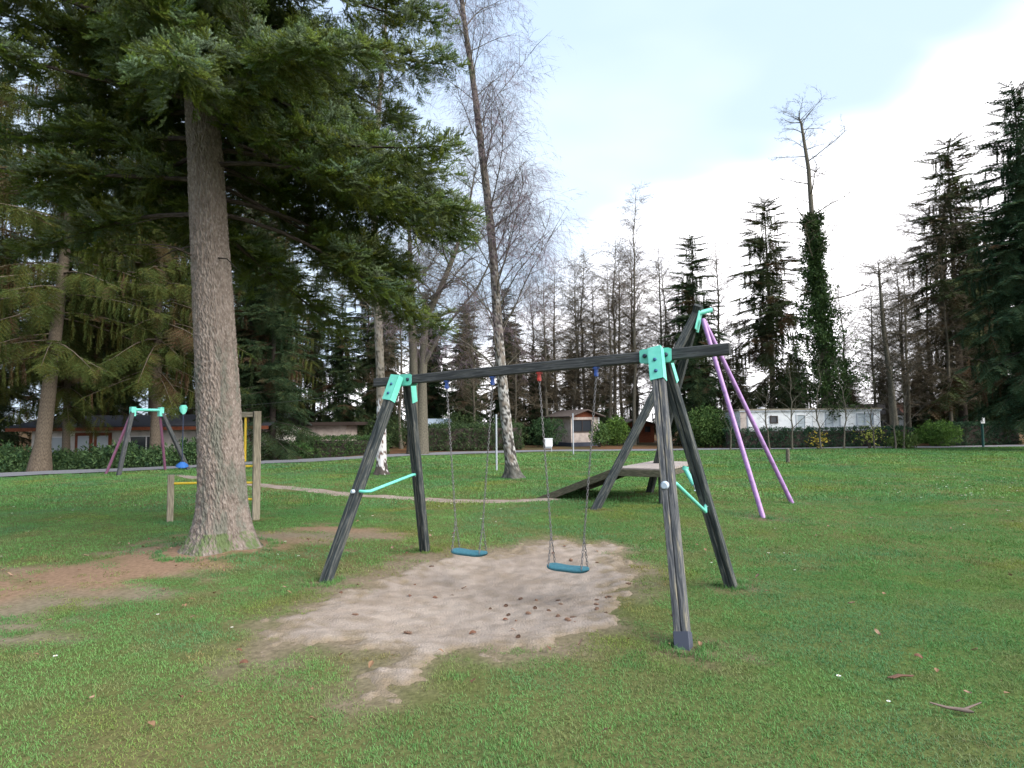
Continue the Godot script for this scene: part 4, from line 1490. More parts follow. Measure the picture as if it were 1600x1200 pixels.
	bb.beam(Vector3(0, 0.32, 0), Vector3(0, 0.72, 0), 0.44, 0.36, Vector3.BACK, 0.06)
	part(t, "bucket", bb.mesh(), M.white_bin)
	slab(t, "rim", Vector3(0, 0.735, 0), Vector3(0.48, 0.05, 0.4), M.white_bin)
	slab(t, "bracket", Vector3(0.0, 0.27, 0), Vector3(0.3, 0.1, 0.26), M.galvanised)
	bb = MB.new()
	bb.rod(Vector3(0.18, -0.1, -0.2), Vector3(0.18, 0.6, -0.2), 0.03, 10)
	part(t, "post", bb.mesh(), M.galvanised)
	t = thing("wooden_bollard", "short weathered wooden bollard alone on the open lawn", "bollard", Vector3(10.68, ground_y(10.68, -24.0), -24.01))
	bb = MB.new()
	bb.tube(PackedVector3Array([Vector3(0, -0.1, 0), Vector3(0.01, 0.48, 0), Vector3(0.01, 0.52, 0)]), PackedFloat32Array([0.075, 0.072, 0.06]), 12, true)
	part(t, "shaft", bb.mesh(), M.grey_bark)
	bb = MB.new()
	bb.rod(Vector3(0.01, 0.521, 0), Vector3(0.01, 0.54, 0), 0.05, 12)
	part(t, "cap", bb.mesh(), M.pale_timber)
	t = thing("hydrant_post", "dark green post with a white plate before the clipped hedge", "post", Vector3(26.6, 0, -34.9))
	bb = MB.new()
	bb.rod(Vector3(0, -0.1, 0), Vector3(0, 1.75, 0), 0.06, 12)
	part(t, "shaft", bb.mesh(), M.green_post)
	slab(t, "plate", Vector3(0, 1.5, 0.07), Vector3(0.22, 0.32, 0.02), M.white_bin)
	bb = MB.new()
	bb.tube(PackedVector3Array([Vector3(0, 1.75, 0), Vector3(0, 1.82, 0), Vector3(0, 1.88, 0)]), PackedFloat32Array([0.09, 0.08, 0.02]), 12, true)
	part(t, "head", bb.mesh(), M.white_cap)

# ---------------------------------------------------------------- hedges, shrubs, trees

func hedge(label: String, a: Vector2, b: Vector2, h: float, th: float, c0: Color, c1: Color, s: int) -> void:
	var r := RandomNumberGenerator.new()
	r.seed = s
	var ln := a.distance_to(b)
	var gy := minf(ground_y(a.x, a.y), ground_y(b.x, b.y))
	var t := thing("clipped_hedge", label, "hedge", Vector3(a.x, gy, a.y), -atan2(b.y - a.y, b.x - a.x))
	var core := MB.new()
	core.beam(Vector3(0.1, h * 0.46, 0), Vector3(ln - 0.1, h * 0.46, 0), th * 0.7, h * 0.86, Vector3.UP, 0.1)
	part(t, "twig_core", core.mesh(), M.dark_bark)
	for k in int(ln / 0.7):
		core = MB.new()
		var x := 0.35 + k * 0.7 + r.randf_range(-0.1, 0.1)
		core.tube(PackedVector3Array([Vector3(x, -0.1, 0), Vector3(x + 0.03, 0.2, 0.02), Vector3(x, 0.4, 0)]), PackedFloat32Array([0.03, 0.025, 0.02]), 5)
		part(t, "stem", core.mesh(), M.dark_bark)
	var bake := Bake.new()
	var n := int(ln * (h * 2.0 + th) * 75)
	for i in n:
		var u := r.randf() * (h * 2.0 + th)
		var p := Vector3(r.randf() * ln, 0, 0)
		if u < h: p += Vector3(0, maxf(u, 0.12), th / 2)
		elif u < h + th: p += Vector3(0, h, u - h - th / 2)
		else: p += Vector3(0, maxf(u - h - th, 0.12), -th / 2)
		p += Vector3(r.randfn(), r.randfn(), r.randfn()) * 0.045
		bake.add(Transform3D(Basis.from_euler(Vector3(r.randf() * TAU, r.randf() * TAU, 0)) * r.randf_range(0.7, 1.2), p), sprays["leaf"], c0.lerp(c1, int(r.randf() * 6) / 5.0))
	part(t, "foliage", bake.mesh(), M.leaves)

func shrub(called: String, label: String, at: Vector3, rad: Vector3, n: int, leaf: String, c0: Color, c1: Color, s: int, group := "", shell := 0.5) -> void:
	var r := RandomNumberGenerator.new()
	r.seed = s
	at.y = ground_y(at.x, at.z)
	var t := thing(called, label, "shrub", at, 0.0, group)
	var wood := MB.new()
	for k in 7:
		var a := r.randf() * TAU
		var e := Vector3(cos(a) * rad.x * 0.6, rad.y * r.randf_range(1.0, 1.6), sin(a) * rad.z * 0.6)
		wood.tube(PackedVector3Array([Vector3(e.x * 0.1, -0.1, e.z * 0.1), e * 0.5 + Vector3(0, 0.1, 0), e]), PackedFloat32Array([0.025, 0.015, 0.005]), 5)
	part(t, "stems", wood.mesh(), M.dark_bark)
	var bake := Bake.new()
	for i in n:
		var d := Vector3(r.randfn(), r.randfn(), r.randfn()).normalized()
		var bump := 1.0 + 0.3 * fine_noise.get_noise_3d(d.x * 8.0 + s, d.y * 8.0, d.z * 8.0)
		var q := pow(r.randf(), shell) * bump
		var p := Vector3(d.x * rad.x, rad.y + d.y * rad.y, d.z * rad.z) 
		p = Vector3(d.x * rad.x * q, rad.y * (1.0 + d.y * q), d.z * rad.z * q)
		if p.y < 0.05: p.y = r.randf() * 0.3
		bake.add(Transform3D(Basis.from_euler(Vector3(r.randf() * TAU, r.randf() * TAU, 0)) * r.randf_range(0.7, 1.3), p), sprays[leaf], c0.lerp(c1, int(r.randf() * 6) / 5.0))
	part(t, "foliage", bake.mesh(), M.leaves)

func make_sprays() -> void:
	var r := RandomNumberGenerator.new()
	r.seed = 90
	sprays.fir = brush_sprig(r, 0.21, 3, 0.115, 0.023, 0.0062, 0.0046).packed("fir")
	sprays.near = leafy_spray(r, 0.8, 5, 0.36, 0.075, 0.024, 0.052, 0.25).packed("near")
	sprays.far = leafy_spray(r, 1.1, 5, 0.52, 0.12, 0.045, 0.1, 0.22).packed("far")
	sprays.leaf = leaf_clump(r, 12, 0.09, 0.075, 0.042).packed("leaf")
	sprays.broad = leaf_clump(r, 10, 0.15, 0.15, 0.06).packed("broad")
	sprays.sparse = leaf_clump(r, 4, 0.14, 0.09, 0.06).packed("sparse")
	sprays.birch = twig_fan(r, 1.0, 9, 0.0075, 0.6).packed("birch")
	sprays.larch = twig_fan(r, 0.8, 9, 0.02, 0.15).packed("larch")
	sprays.wide = twig_fan(r, 1.0, 10, 0.017, 0.05).packed("wide")
	# boughs of the fir: a side branch 0.8 m long with its sprigs, old needles green, young tips bluish
	for k in 3:
		var b := Bake.new()
		var rows := 8
		for i in rows:
			var f := i / (rows - 1.0)
			for e in ([-1, 1] if i < rows - 1 else [0]):
				var a: float = e * r.randf_range(0.45, 1.1)
				var d := Vector3(cos(a), r.randf_range(-0.4, 0.5) - 0.05 * f, sin(a))
				var q := r.randi() % 5 / 4.0
				var reach := r.randf_range(0.0, 0.14) * absf(e)
				b.add(aim(d, Vector3(r.randfn() * 0.5, 1, r.randfn() * 0.5), r.randf_range(0.8, 1.25) * (1.15 - 0.3 * f), Vector3(f * 0.6 + 0.04, 0.05 * sin(f * 3.0) - 0.08 * f * f, 0) + d * reach), sprays.fir, Color(0.072, 0.112, 0.022).lerp(Color(0.14, 0.185, 0.04), r.randi() % 4 / 3.0).lerp(Color(0.185, 0.25, 0.17), q * q * 0.8))
		sprays["bough%d" % k] = b.mesh()

func build_birches() -> void:
	# the tall birch leaning over the lawn
	var at := Vector3(0.03, ground_y(0.03, -18.2), -18.2)
	var line := PackedVector3Array([Vector3(0, -0.1, 0), Vector3(-0.13, 0.89, 0), Vector3(-0.28, 2.4, 0), Vector3(-0.42, 4.31, 0), Vector3(-0.53, 6.25, 0), Vector3(-0.67, 8.02, 0), Vector3(-0.87, 9.81, 0), Vector3(-1.09, 11.82, 0), Vector3(-1.34, 13.66, 0), Vector3(-1.51, 15.11, 0), Vector3(-1.87, 17.83, 0), Vector3(-2.07, 19.96, 0)])
	var t := thing("birch_tree", "tall bare birch with pale mottled trunk and fine purple hanging twigs", "tree", at)
	part(t, "trunk", bark_trunk(line, func(y, a): return maxf(0.02, 0.168 * pow(1.0 - clampf(y / 20.3, 0, 1), 0.72) + 0.17 * exp(-maxf(y, 0.0) / 0.2) * (1.0 + 0.35 * cos(a * 4.0))), 40, 0.06, birch_color, func(p, y): return fine_noise.get_noise_3d(p.x * 120.0, y * 40.0, p.z * 120.0) * 0.016), M.trunk_bark)
	var sh := bare_tree(71, {"H": 20.0, "r0": 0.2, "line": line, "no_trunk": 1, "n": 60, "from": 0.2, "R": 3.3, "thin": 0.006, "el": 0.7, "el_top": 0.35, "pow": 0.5, "top": 0.25, "bend": 0.03, "kink": 0.17, "subs": 3.0, "tn": 5.0, "tdrop": -0.5, "tw": 1.0, "tc": Color(0.12, 0.09, 0.11), "tc2": Color(0.19, 0.145, 0.165), "twig": "birch", "face": 0.2})
	part(t, "branches", sh.wood, M.grey_bark)
	part(t, "crown", sh.crown, M.twigs)
	# the straight birch with white bark low down
	at = Vector3(-4.25, ground_y(-4.25, -19.9), -19.9)
	line = PackedVector3Array([Vector3(0.02, -0.1, 0), Vector3(0.01, 2.1, 0), Vector3(-0.08, 4.61, 0), Vector3(-0.17, 6.3, 0), Vector3(-0.24, 8.66, 0), Vector3(-0.14, 11.49, 0), Vector3(0.1, 15.0, 0), Vector3(0.2, 18.0, 0)])
	t = thing("birch_tree", "straight birch with peeling white bark low down beside the swing leg", "tree", at)
	part(t, "trunk", bark_trunk(line, func(y, a): return maxf(0.02, 0.155 * pow(1.0 - clampf(y / 18.4, 0, 1), 0.6) + 0.12 * exp(-maxf(y, 0.0) / 0.2) * (1.0 + 0.3 * cos(a * 5.0))), 36, 0.06, white_birch_color, func(p, y): return fine_noise.get_noise_3d(p.x * 120.0, y * 40.0, p.z * 120.0) * 0.012), M.trunk_bark)
	sh = bare_tree(72, {"H": 18.0, "r0": 0.15, "line": line, "no_trunk": 1, "n": 30, "from": 0.35, "R": 3.6, "el": 0.6, "pow": 0.5, "top": 0.2, "kink": 0.15, "subs": 2.6, "tn": 7.0, "thin": 0.008, "tdrop": -0.45, "tw": 0.9, "tc": Color(0.08, 0.055, 0.06), "tc2": Color(0.12, 0.085, 0.085), "twig": "birch"})
	part(t, "branches", sh.wood, M.grey_bark)
	part(t, "crown", sh.crown, M.twigs)

func birch_color(p: Vector3, y: float) -> Color:
	var a := fine_noise.get_noise_3d(p.x * 60.0, y * 40.0, p.z * 60.0)
	var b := fine_noise.get_noise_3d(p.x * 70.0 + 9.0, y * 130.0, p.z * 70.0)
	var white := clampf(0.45 - maxf(y - 3.0, 0.0) * 0.1 + a * 1.3, 0.0, 1.0)
	var c := Color(0.16, 0.135, 0.11).lerp(Color(0.46, 0.46, 0.45), white)
	if b + a * 0.6 > 0.17: c = Color(0.05, 0.045, 0.04)
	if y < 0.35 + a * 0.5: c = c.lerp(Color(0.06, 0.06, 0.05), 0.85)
	return c

func white_birch_color(p: Vector3, y: float) -> Color:
	var a := fine_noise.get_noise_3d(p.x * 60.0 + 40.0, y * 30.0, p.z * 60.0)
	var b := fine_noise.get_noise_3d(p.x * 60.0 + 9.0, y * 70.0, p.z * 60.0)
	var c := Color(0.2, 0.17, 0.13).lerp(Color(0.28, 0.26, 0.23), clampf(0.5 + a, 0, 1))
	if y < 2.35 + a * 0.6: c = Color(0.66, 0.64, 0.64)
	if b + a * 0.5 > 0.2: c = Color(0.11, 0.065, 0.05) if y < 2.4 else Color(0.09, 0.08, 0.065)
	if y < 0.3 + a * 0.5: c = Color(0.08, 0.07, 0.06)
	return c

func build_trees() -> void:
	var olive0 := Color(0.052, 0.08, 0.028)
	var olive1 := Color(0.112, 0.136, 0.045)
	# spruces round the bungalow, their branchlets hanging like curtains
	var sp1 := conifer(301, {"H": 23.0, "base": 5.4, "R": 4.2, "r0": 0.3, "hang": 0.7, "size": 1.0, "per": 0.3, "dh": 0.5, "gap": 0.2, "spray": "near", "c0": olive0, "c1": olive1, "brown": 0.14, "sag": 0.35, "low": -0.1, "pow": 0.55, "lean": Vector3(0.7, 0, 0)})
	var sp2 := conifer(302, {"H": 20.0, "base": 4.6, "R": 3.8, "r0": 0.24, "hang": 0.7, "size": 1.0, "per": 0.3, "dh": 0.45, "gap": 0.15, "spray": "near", "c0": olive0, "c1": olive1, "brown": 0.18, "sag": 0.4, "low": -0.15, "pow": 0.55, "lean": Vector3(0.15, 0, 0)})
	plant(sp1, "hanging_spruce", "big spruce with pale flared trunk standing alone on the lawn edge", Vector3(-18.74, ground_y(-18.74, -24.5), -24.5), 0.0, 1.0, "spruces round the bungalow", "spruce_bark")
	var hs := "spruce with hanging olive branchlets growing beside or behind the bungalow roof"
	plant(sp2, "hanging_spruce", "spruce with a stout tan trunk behind the cableway end frame", Vector3(-15.7, ground_y(-15.7, -27.0), -27.0), 1.7, 1.0, "spruces round the bungalow", "spruce_bark")
	plant(sp2, "hanging_spruce", "slim spruce between the big spruce and the bungalow doors", Vector3(-19.7, ground_y(-19.7, -27.3), -27.3), 4.0, 0.72, "spruces round the bungalow", "spruce_bark")
	for q in [[-23.4, -25.5, 2.5, 0.95, 0], [-15.3, -36.5, 0.9, 1.0, 1], [-21.5, -37.0, 5.0, 1.05, 0], [-27.0, -32.0, 3.3, 1.1, 1], [-25.5, -40.0, 1.0, 1.15, 0]]:
		plant(sp1 if q[4] == 0 else sp2, "hanging_spruce", hs, Vector3(q[0], ground_y(q[0], q[1]), q[1]), q[2], q[3], "spruces round the bungalow", "spruce_bark")
	# dark dense spruces
	var dk0 := Color(0.027, 0.054, 0.03)
	var dk1 := Color(0.0675, 0.105, 0.0525)
	var d1 := conifer(311, {"H": 13.0, "base": 0.4, "R": 2.5, "hang": 0.35, "per": 0.26, "dh": 0.36, "spray": "near", "c0": dk0, "c1": dk1, "brown": 0.05, "pow": 0.75})
	var d2 := conifer(312, {"H": 15.0, "base": 1.2, "R": 2.6, "hang": 0.5, "per": 0.34, "dh": 0.4, "sag": 0.45, "gap": 0.12, "spray": "far", "c0": dk0, "c1": dk1, "brown": 0.08, "pow": 0.8})
	var d3 := conifer(313, {"H": 16.5, "base": 2.5, "R": 3.3, "hang": 0.5, "per": 0.36, "dh": 0.5, "sag": 0.5, "spray": "far", "c0": Color(0.04, 0.062, 0.034), "c1": Color(0.085, 0.115, 0.058), "brown": 0.1, "pow": 0.7, "gap": 0.24})
	var d4 := conifer(314, {"H": 20.0, "base": 2.9, "R": 3.5, "hang": 0.5, "per": 0.32, "dh": 0.42, "sag": 0.4, "gap": 0.1, "spray": "far", "c0": Color(0.03, 0.062, 0.038), "c1": Color(0.07, 0.12, 0.068), "brown": 0.04, "pow": 0.75})
	plant(d1, "dark_spruce", "dense dark spruce growing beside the end of the clipped hedge", Vector3(-11.9, ground_y(-11.9, -30.6), -30.6), 0.3, 1.0, "dark spruces")
	plant(d1, "dark_spruce", "dense dark spruce standing behind the yellow barred climbing frame", Vector3(-13.9, ground_y(-13.9, -32.5), -32.5), 2.2, 1.1, "dark spruces")
	for q in [[-26.5, -31.5, 1.0], [-24.2, -36.0, 1.1], [-29.5, -28.5, 1.0]]:
		plant(d1, "dark_spruce", "dense dark spruce crowding the gable end of the bungalow", Vector3(q[0], ground_y(q[0], q[1]), q[1]), q[0], q[2], "dark spruces")
	plant(d2, "dark_spruce", "slim dark spruce with a pointed top left of the tangled spruce", Vector3(12.4, 0, -41.5), 0.5, 0.95, "dark spruces")
	plant(d3, "tangled_spruce", "ragged brownish spruce with bare lower trunk behind the mobile home", Vector3(18.0, 0, -42.5), 1.0, 1.03, "", "grey_bark")
	plant(d2, "dark_spruce", "low dark spruce beside the pale chalet", Vector3(28.0, 0, -42.0), 1.5, 0.45, "dark spruces")
	plant(d4, "blue_spruce", "huge dark blue-green spruce at the end of the far hedge", Vector3(26.4, 0, -31.0), 0.0, 0.95)
	plant(d3, "tangled_spruce", "ragged brownish spruce towering behind the huge blue-green spruce", Vector3(28.9, 0, -39.5), 2.6, 1.2)
	plant(d2, "small_spruce", "tiny spruce far behind the roof of the mobile home", Vector3(26.0, 0, -47.0), 0.4, 0.34, "small far spruces")
	plant(d2, "small_spruce", "thin small spruce behind the larch by the pale chalet", Vector3(29.0, 0, -48.0), 0.9, 0.42, "small far spruces")
	# the wood behind
	var r := RandomNumberGenerator.new()
	r.seed = 4242
	var back := "spruce in the dark wood behind the cabins and sheds"
	for q in [[-12.0, -42, 0.78], [-9.0, -44, 0.8], [-6.5, -49, 0.85], [-3.4, -46, 0.72], [-1.0, -50, 0.8], [1.6, -47, 0.5], [3.0, -53, 0.45], [-14.5, -46, 0.9], [-17.5, -45, 1.0], [-20.0, -50, 1.1], [-8.0, -55, 0.95], [-4.0, -58, 0.9], [0.5, -58, 0.65], [5.5, -56, 0.52], [8.0, -58, 0.48], [11.0, -55, 0.52], [13.5, -52, 0.58], [15.5, -50, 0.55], [9.6, -60, 0.5], [3.9, -60, 0.55], [19.0, -52, 0.5], [25.0, -56, 0.36], [29.5, -54, 0.45], [14.0, -44.5, 0.35], [20.5, -44.5, 0.45], [22.0, -47, 0.42], [6.8, -52.5, 0.33], [2.2, -46, 0.32], [16.2, -47, 0.45], [23.6, -52, 0.28], [33.5, -42, 0.9], [36.0, -47, 1.0], [39.0, -52, 1.05], [-30.0, -45, 1.2], [-26.0, -50, 1.2], [-13.0, -54, 1.0]]:
		plant(d2 if r.randf() < 0.6 else d3, "wood_spruce", back, Vector3(q[0] + r.randf_range(-0.5, 0.5), ground_y(q[0], q[1]), q[1]), r.randf() * TAU, q[2] * r.randf_range(0.92, 1.08), "spruces of the wood behind")
	# bare trees of the wood
	var brown := Color(0.09, 0.072, 0.048)
	var brown2 := Color(0.14, 0.112, 0.076)
	var l1 := bare_tree(401, {"H": 14.5, "r0": 0.15, "n": 60, "from": 0.18, "R": 2.5, "el": 0.0, "el_top": 0.6, "pow": 0.6, "kink": 0.1, "bend": 0.02, "subs": 2.4, "tn": 7.5, "tw": 0.8, "tc": brown, "tc2": brown2, "twig": "larch", "wobble": 0.05})
	var l2 := bare_tree(402, {"H": 15.0, "r0": 0.16, "n": 50, "from": 0.22, "R": 3.0, "el": 0.25, "el_top": 0.6, "pow": 0.55, "top": 0.18, "kink": 0.14, "subs": 2.4, "tn": 6.5, "tw": 0.9, "tc": brown, "tc2": brown2, "twig": "wide", "wobble": 0.09})
	var l3 := bare_tree(403, {"H": 18.0, "r0": 0.14, "n": 36, "from": 0.45, "R": 2.6, "el": 0.75, "el_top": 0.3, "pow": 0.5, "top": 0.2, "kink": 0.15, "subs": 2.4, "tn": 5.0, "tdrop": -0.2, "tw": 0.85, "tc": Color(0.106, 0.075, 0.0813), "tc2": brown2, "twig": "wide", "wobble": 0.08, "lean": Vector3(0.02, 0, 0)})
	var bl := "bare larch with fine brown branches in the row behind the sheds"
	for q in [[3.4, -46, 0.2, 0.95, 0], [4.7, -45.2, 1.9, 0.92, 1], [6.3, -48, 3.1, 0.93, 0], [7.5, -44.2, 0.7, 1.0, 1], [10.6, -44, 2.6, 1.0, 0], [9.4, -47, 5.0, 1.02, 1], [11.6, -46, 4.1, 0.93, 1], [1.6, -48, 3.7, 0.85, 1], [5.6, -51, 1.2, 0.9, 0], [24.3, -41, 0.4, 0.75, 0], [26.3, -43, 2.0, 0.72, 1], [27.2, -38.2, 4.0, 0.82, 0], [30.4, -40.5, 3.0, 0.9, 1], [-7.5, -41.5, 1.4, 0.75, 1], [-2.6, -42, 0.3, 0.7, 1], [0.2, -44, 2.3, 0.68, 0], [2.5, -44.5, 5.2, 0.9, 0], [5.5, -46.5, 0.1, 0.98, 1], [8.2, -46, 1.1, 0.97, 0], [6.9, -43.5, 3.9, 0.88, 0], [12.7, -45, 0.8, 0.9, 0], [24.9, -38.6, 1.3, 0.8, 0], [25.9, -40.5, 3.8, 0.85, 1], [26.6, -41.5, 5.2, 0.8, 0], [21.9, -40.5, 2.7, 0.7, 1], [29.8, -43.5, 0.6, 1.0, 0], [14.7, -43, 4.6, 0.95, 1]]:
		plant(l1 if q[4] == 0 else l2, "bare_larch", bl, Vector3(q[0], ground_y(q[0], q[1]), q[1]), q[2], q[3], "bare trees behind the sheds", "grey_bark")
	plant(l3, "bare_birch", "slender bare birch rising above the larches behind the brown shed", Vector3(8.4, 0, -42.8), 0.0, 1.0, "", "grey_bark")
	# larches by the chalets
	var lx := bare_tree(405, {"H": 15.6, "r0": 0.24, "line": PackedVector3Array([Vector3(0, -0.1, 0), Vector3(-0.1, 3.9, 0), Vector3(-0.28, 8.9, 0), Vector3(-0.34, 12.3, 0), Vector3(-0.5, 13.6, 0), Vector3(-0.85, 14.9, 0), Vector3(-1.5, 15.6, 0)]), "n": 56, "from": 0.25, "R": 3.6, "el": 0.05, "el_top": 0.25, "pow": 0.45, "top": 0.1, "kink": 0.12, "subs": 2.0, "tn": 7.5, "tw": 0.8, "tc": brown, "tc2": brown2, "twig": "larch"})
	plant(lx, "bent_larch", "bare larch with a crooked top before the huge blue-green spruce", Vector3(28.77, 0, -40.0), 0.0, 1.0, "", "grey_bark")
	var ly := bare_tree(406, {"H": 11.5, "r0": 0.2, "line": PackedVector3Array([Vector3(0, -0.1, 0), Vector3(-0.12, 3.75, 0), Vector3(-0.4, 6.9, 0), Vector3(-0.5, 10.4, 0), Vector3(-0.5, 11.2, 0)]), "n": 44, "from": 0.25, "R": 3.0, "el": 0.05, "el_top": 0.25, "pow": 0.5, "kink": 0.12, "subs": 2.2, "tn": 6.5, "tw": 0.75, "tc": brown, "tc2": brown2, "twig": "larch"})
	plant(ly, "bare_larch", "lean bare larch between the mobile home and the pale chalet", Vector3(22.97, 0, -37.0), 0.0, 1.0, "", "grey_bark")
	# the ivy-clad larch
	var iv := PackedVector3Array([Vector3(0, -0.1, 0), Vector3(-0.03, 3.83, 0), Vector3(-0.34, 8.59, 0), Vector3(-0.49, 12.61, 0), Vector3(-0.62, 17.1, 0), Vector3(-0.95, 20.0, 0), Vector3(-1.13, 20.4, 0)])
	var iw := bare_tree(407, {"H": 20.4, "r0": 0.3, "line": iv, "n": 40, "from": 0.32, "R": 3.6, "el": 0.2, "el_top": 0.35, "pow": 0.45, "top": 0.12, "kink": 0.14, "subs": 1.5, "tn": 2.6, "tw": 0.8, "tc": brown, "tc2": brown2, "twig": "larch"})
	var t := plant(iw, "ivy_clad_larch", "tall larch wrapped in dark ivy with a bare branched top", Vector3(19.06, 0, -37.0), 0.0, 1.0, "", "grey_bark")
	var ivy := Bake.new()
	for i in 2900:
		var y := 14.2 * pow(r.randf(), 0.9)
		var f := y / 14.2
		var rad := (0.42 + 1.2 * sin(PI * clampf(f * 1.25 + 0.05, 0, 1)) * pow(1.0 - f, 0.35)) * (0.85 + 1.3 * absf(patch_noise.get_noise_2d(y * 11.0, i % 9 * 30.0)))
		var lump := fine_noise.get_noise_3d(cos(i * 2.4) * 8.0, y * 7.0, sin(i * 2.4) * 8.0)
		rad *= 0.8 + 1.6 * maxf(lump, -0.25)
		if y < 2.2: rad = 0.36 + 0.5 * smoothstep(1.2, 2.2, y)
		var a := i * 2.4
		var k := clampf(y / 4.2, 0, 3.99)
		var c := iv[int(k)].lerp(iv[int(k) + 1], k - int(k))
		c.y = y
		ivy.add(Transform3D(Basis.from_euler(Vector3(r.randf() * TAU, r.randf() * TAU, 0)) * r.randf_range(0.9, 1.7), c + Vector3(cos(a), 0, sin(a)) * rad * pow(r.randf(), 0.6)), sprays.broad, Color(0.024, 0.048, 0.018).lerp(Color(0.058, 0.098, 0.032), int(r.randf() * 6) / 5.0))
	part(t, "ivy", ivy.mesh(), M.leaves)
	# the forked tree in the middle
	t = thing("forked_tree", "bare forked tree with spreading pale limbs behind the swing frame", "tree", Vector3(-5.04, ground_y(-5.04, -33.3), -33.3))
	var fl := [PackedVector3Array([Vector3(-0.2, -0.1, 0), Vector3(-0.24, 3.81, 0), Vector3(-0.42, 8.0, 0), Vector3(-0.52, 11.6, 0), Vector3(-0.6, 16.3, 0)]), PackedVector3Array([Vector3(0.12, -0.1, 0.05), Vector3(0.17, 3.8, 0.05), Vector3(0.32, 7.3, 0), Vector3(1.23, 9.07, 0.2), Vector3(2.12, 11.2, 0.4), Vector3(2.84, 13.7, 0.5), Vector3(3.21, 15.9, 0.4)]), PackedVector3Array([Vector3(0.05, 4.5, 0), Vector3(1.3, 6.6, 0.5), Vector3(3.2, 8.8, 0.8), Vector3(4.6, 11.5, 1.0), Vector3(5.2, 14.0, 1.0)])]
	for k in 3:
		var fs := bare_tree(420 + k, {"H": 16.0, "r0": [0.34, 0.28, 0.1][k], "line": fl[k], "n": [22, 20, 16][k], "from": 0.35 if k < 2 else 0.15, "R": 4.2, "el": 0.35, "el_top": 0.4, "pow": 0.5, "top": 0.25, "kink": 0.16, "subs": 1.8, "tn": 3.2, "tw": 0.95, "tc": Color(0.1, 0.085, 0.06), "tc2": Color(0.14, 0.115, 0.085), "twig": "wide"})
		part(t, "trunk", fs.wood, M.grey_bark)
		part(t, "crown", fs.crown, M.twigs)
	# thin bare saplings along the path before the mobile home
	var sa := bare_tree(430, {"H": 5.0, "r0": 0.045, "n": 16, "from": 0.2, "R": 1.5, "el": 0.8, "pow": 0.5, "kink": 0.12, "subs": 2.0, "tn": 3.5, "tw": 0.45, "tc": Color(0.07, 0.06, 0.045), "twig": "wide", "wobble": 0.06})
	for q in [[14.0, -33.6, 0.3, 0.9], [15.4, -34.0, 2.0, 1.1], [16.9, -33.8, 1.0, 1.05], [11.9, -33.8, 4.0, 0.9], [20.9, -33.7, 5.0, 1.0], [21.4, -33.8, 2.4, 1.15], [18.0, -33.6, 3.2, 1.0], [19.9, -33.9, 0.9, 0.9]]:
		plant(sa, "bare_sapling", "thin bare sapling beside the path before the dark hedge", Vector3(q[0], ground_y(q[0], q[1]), q[1]), q[2], q[3], "saplings along the path", "grey_bark")

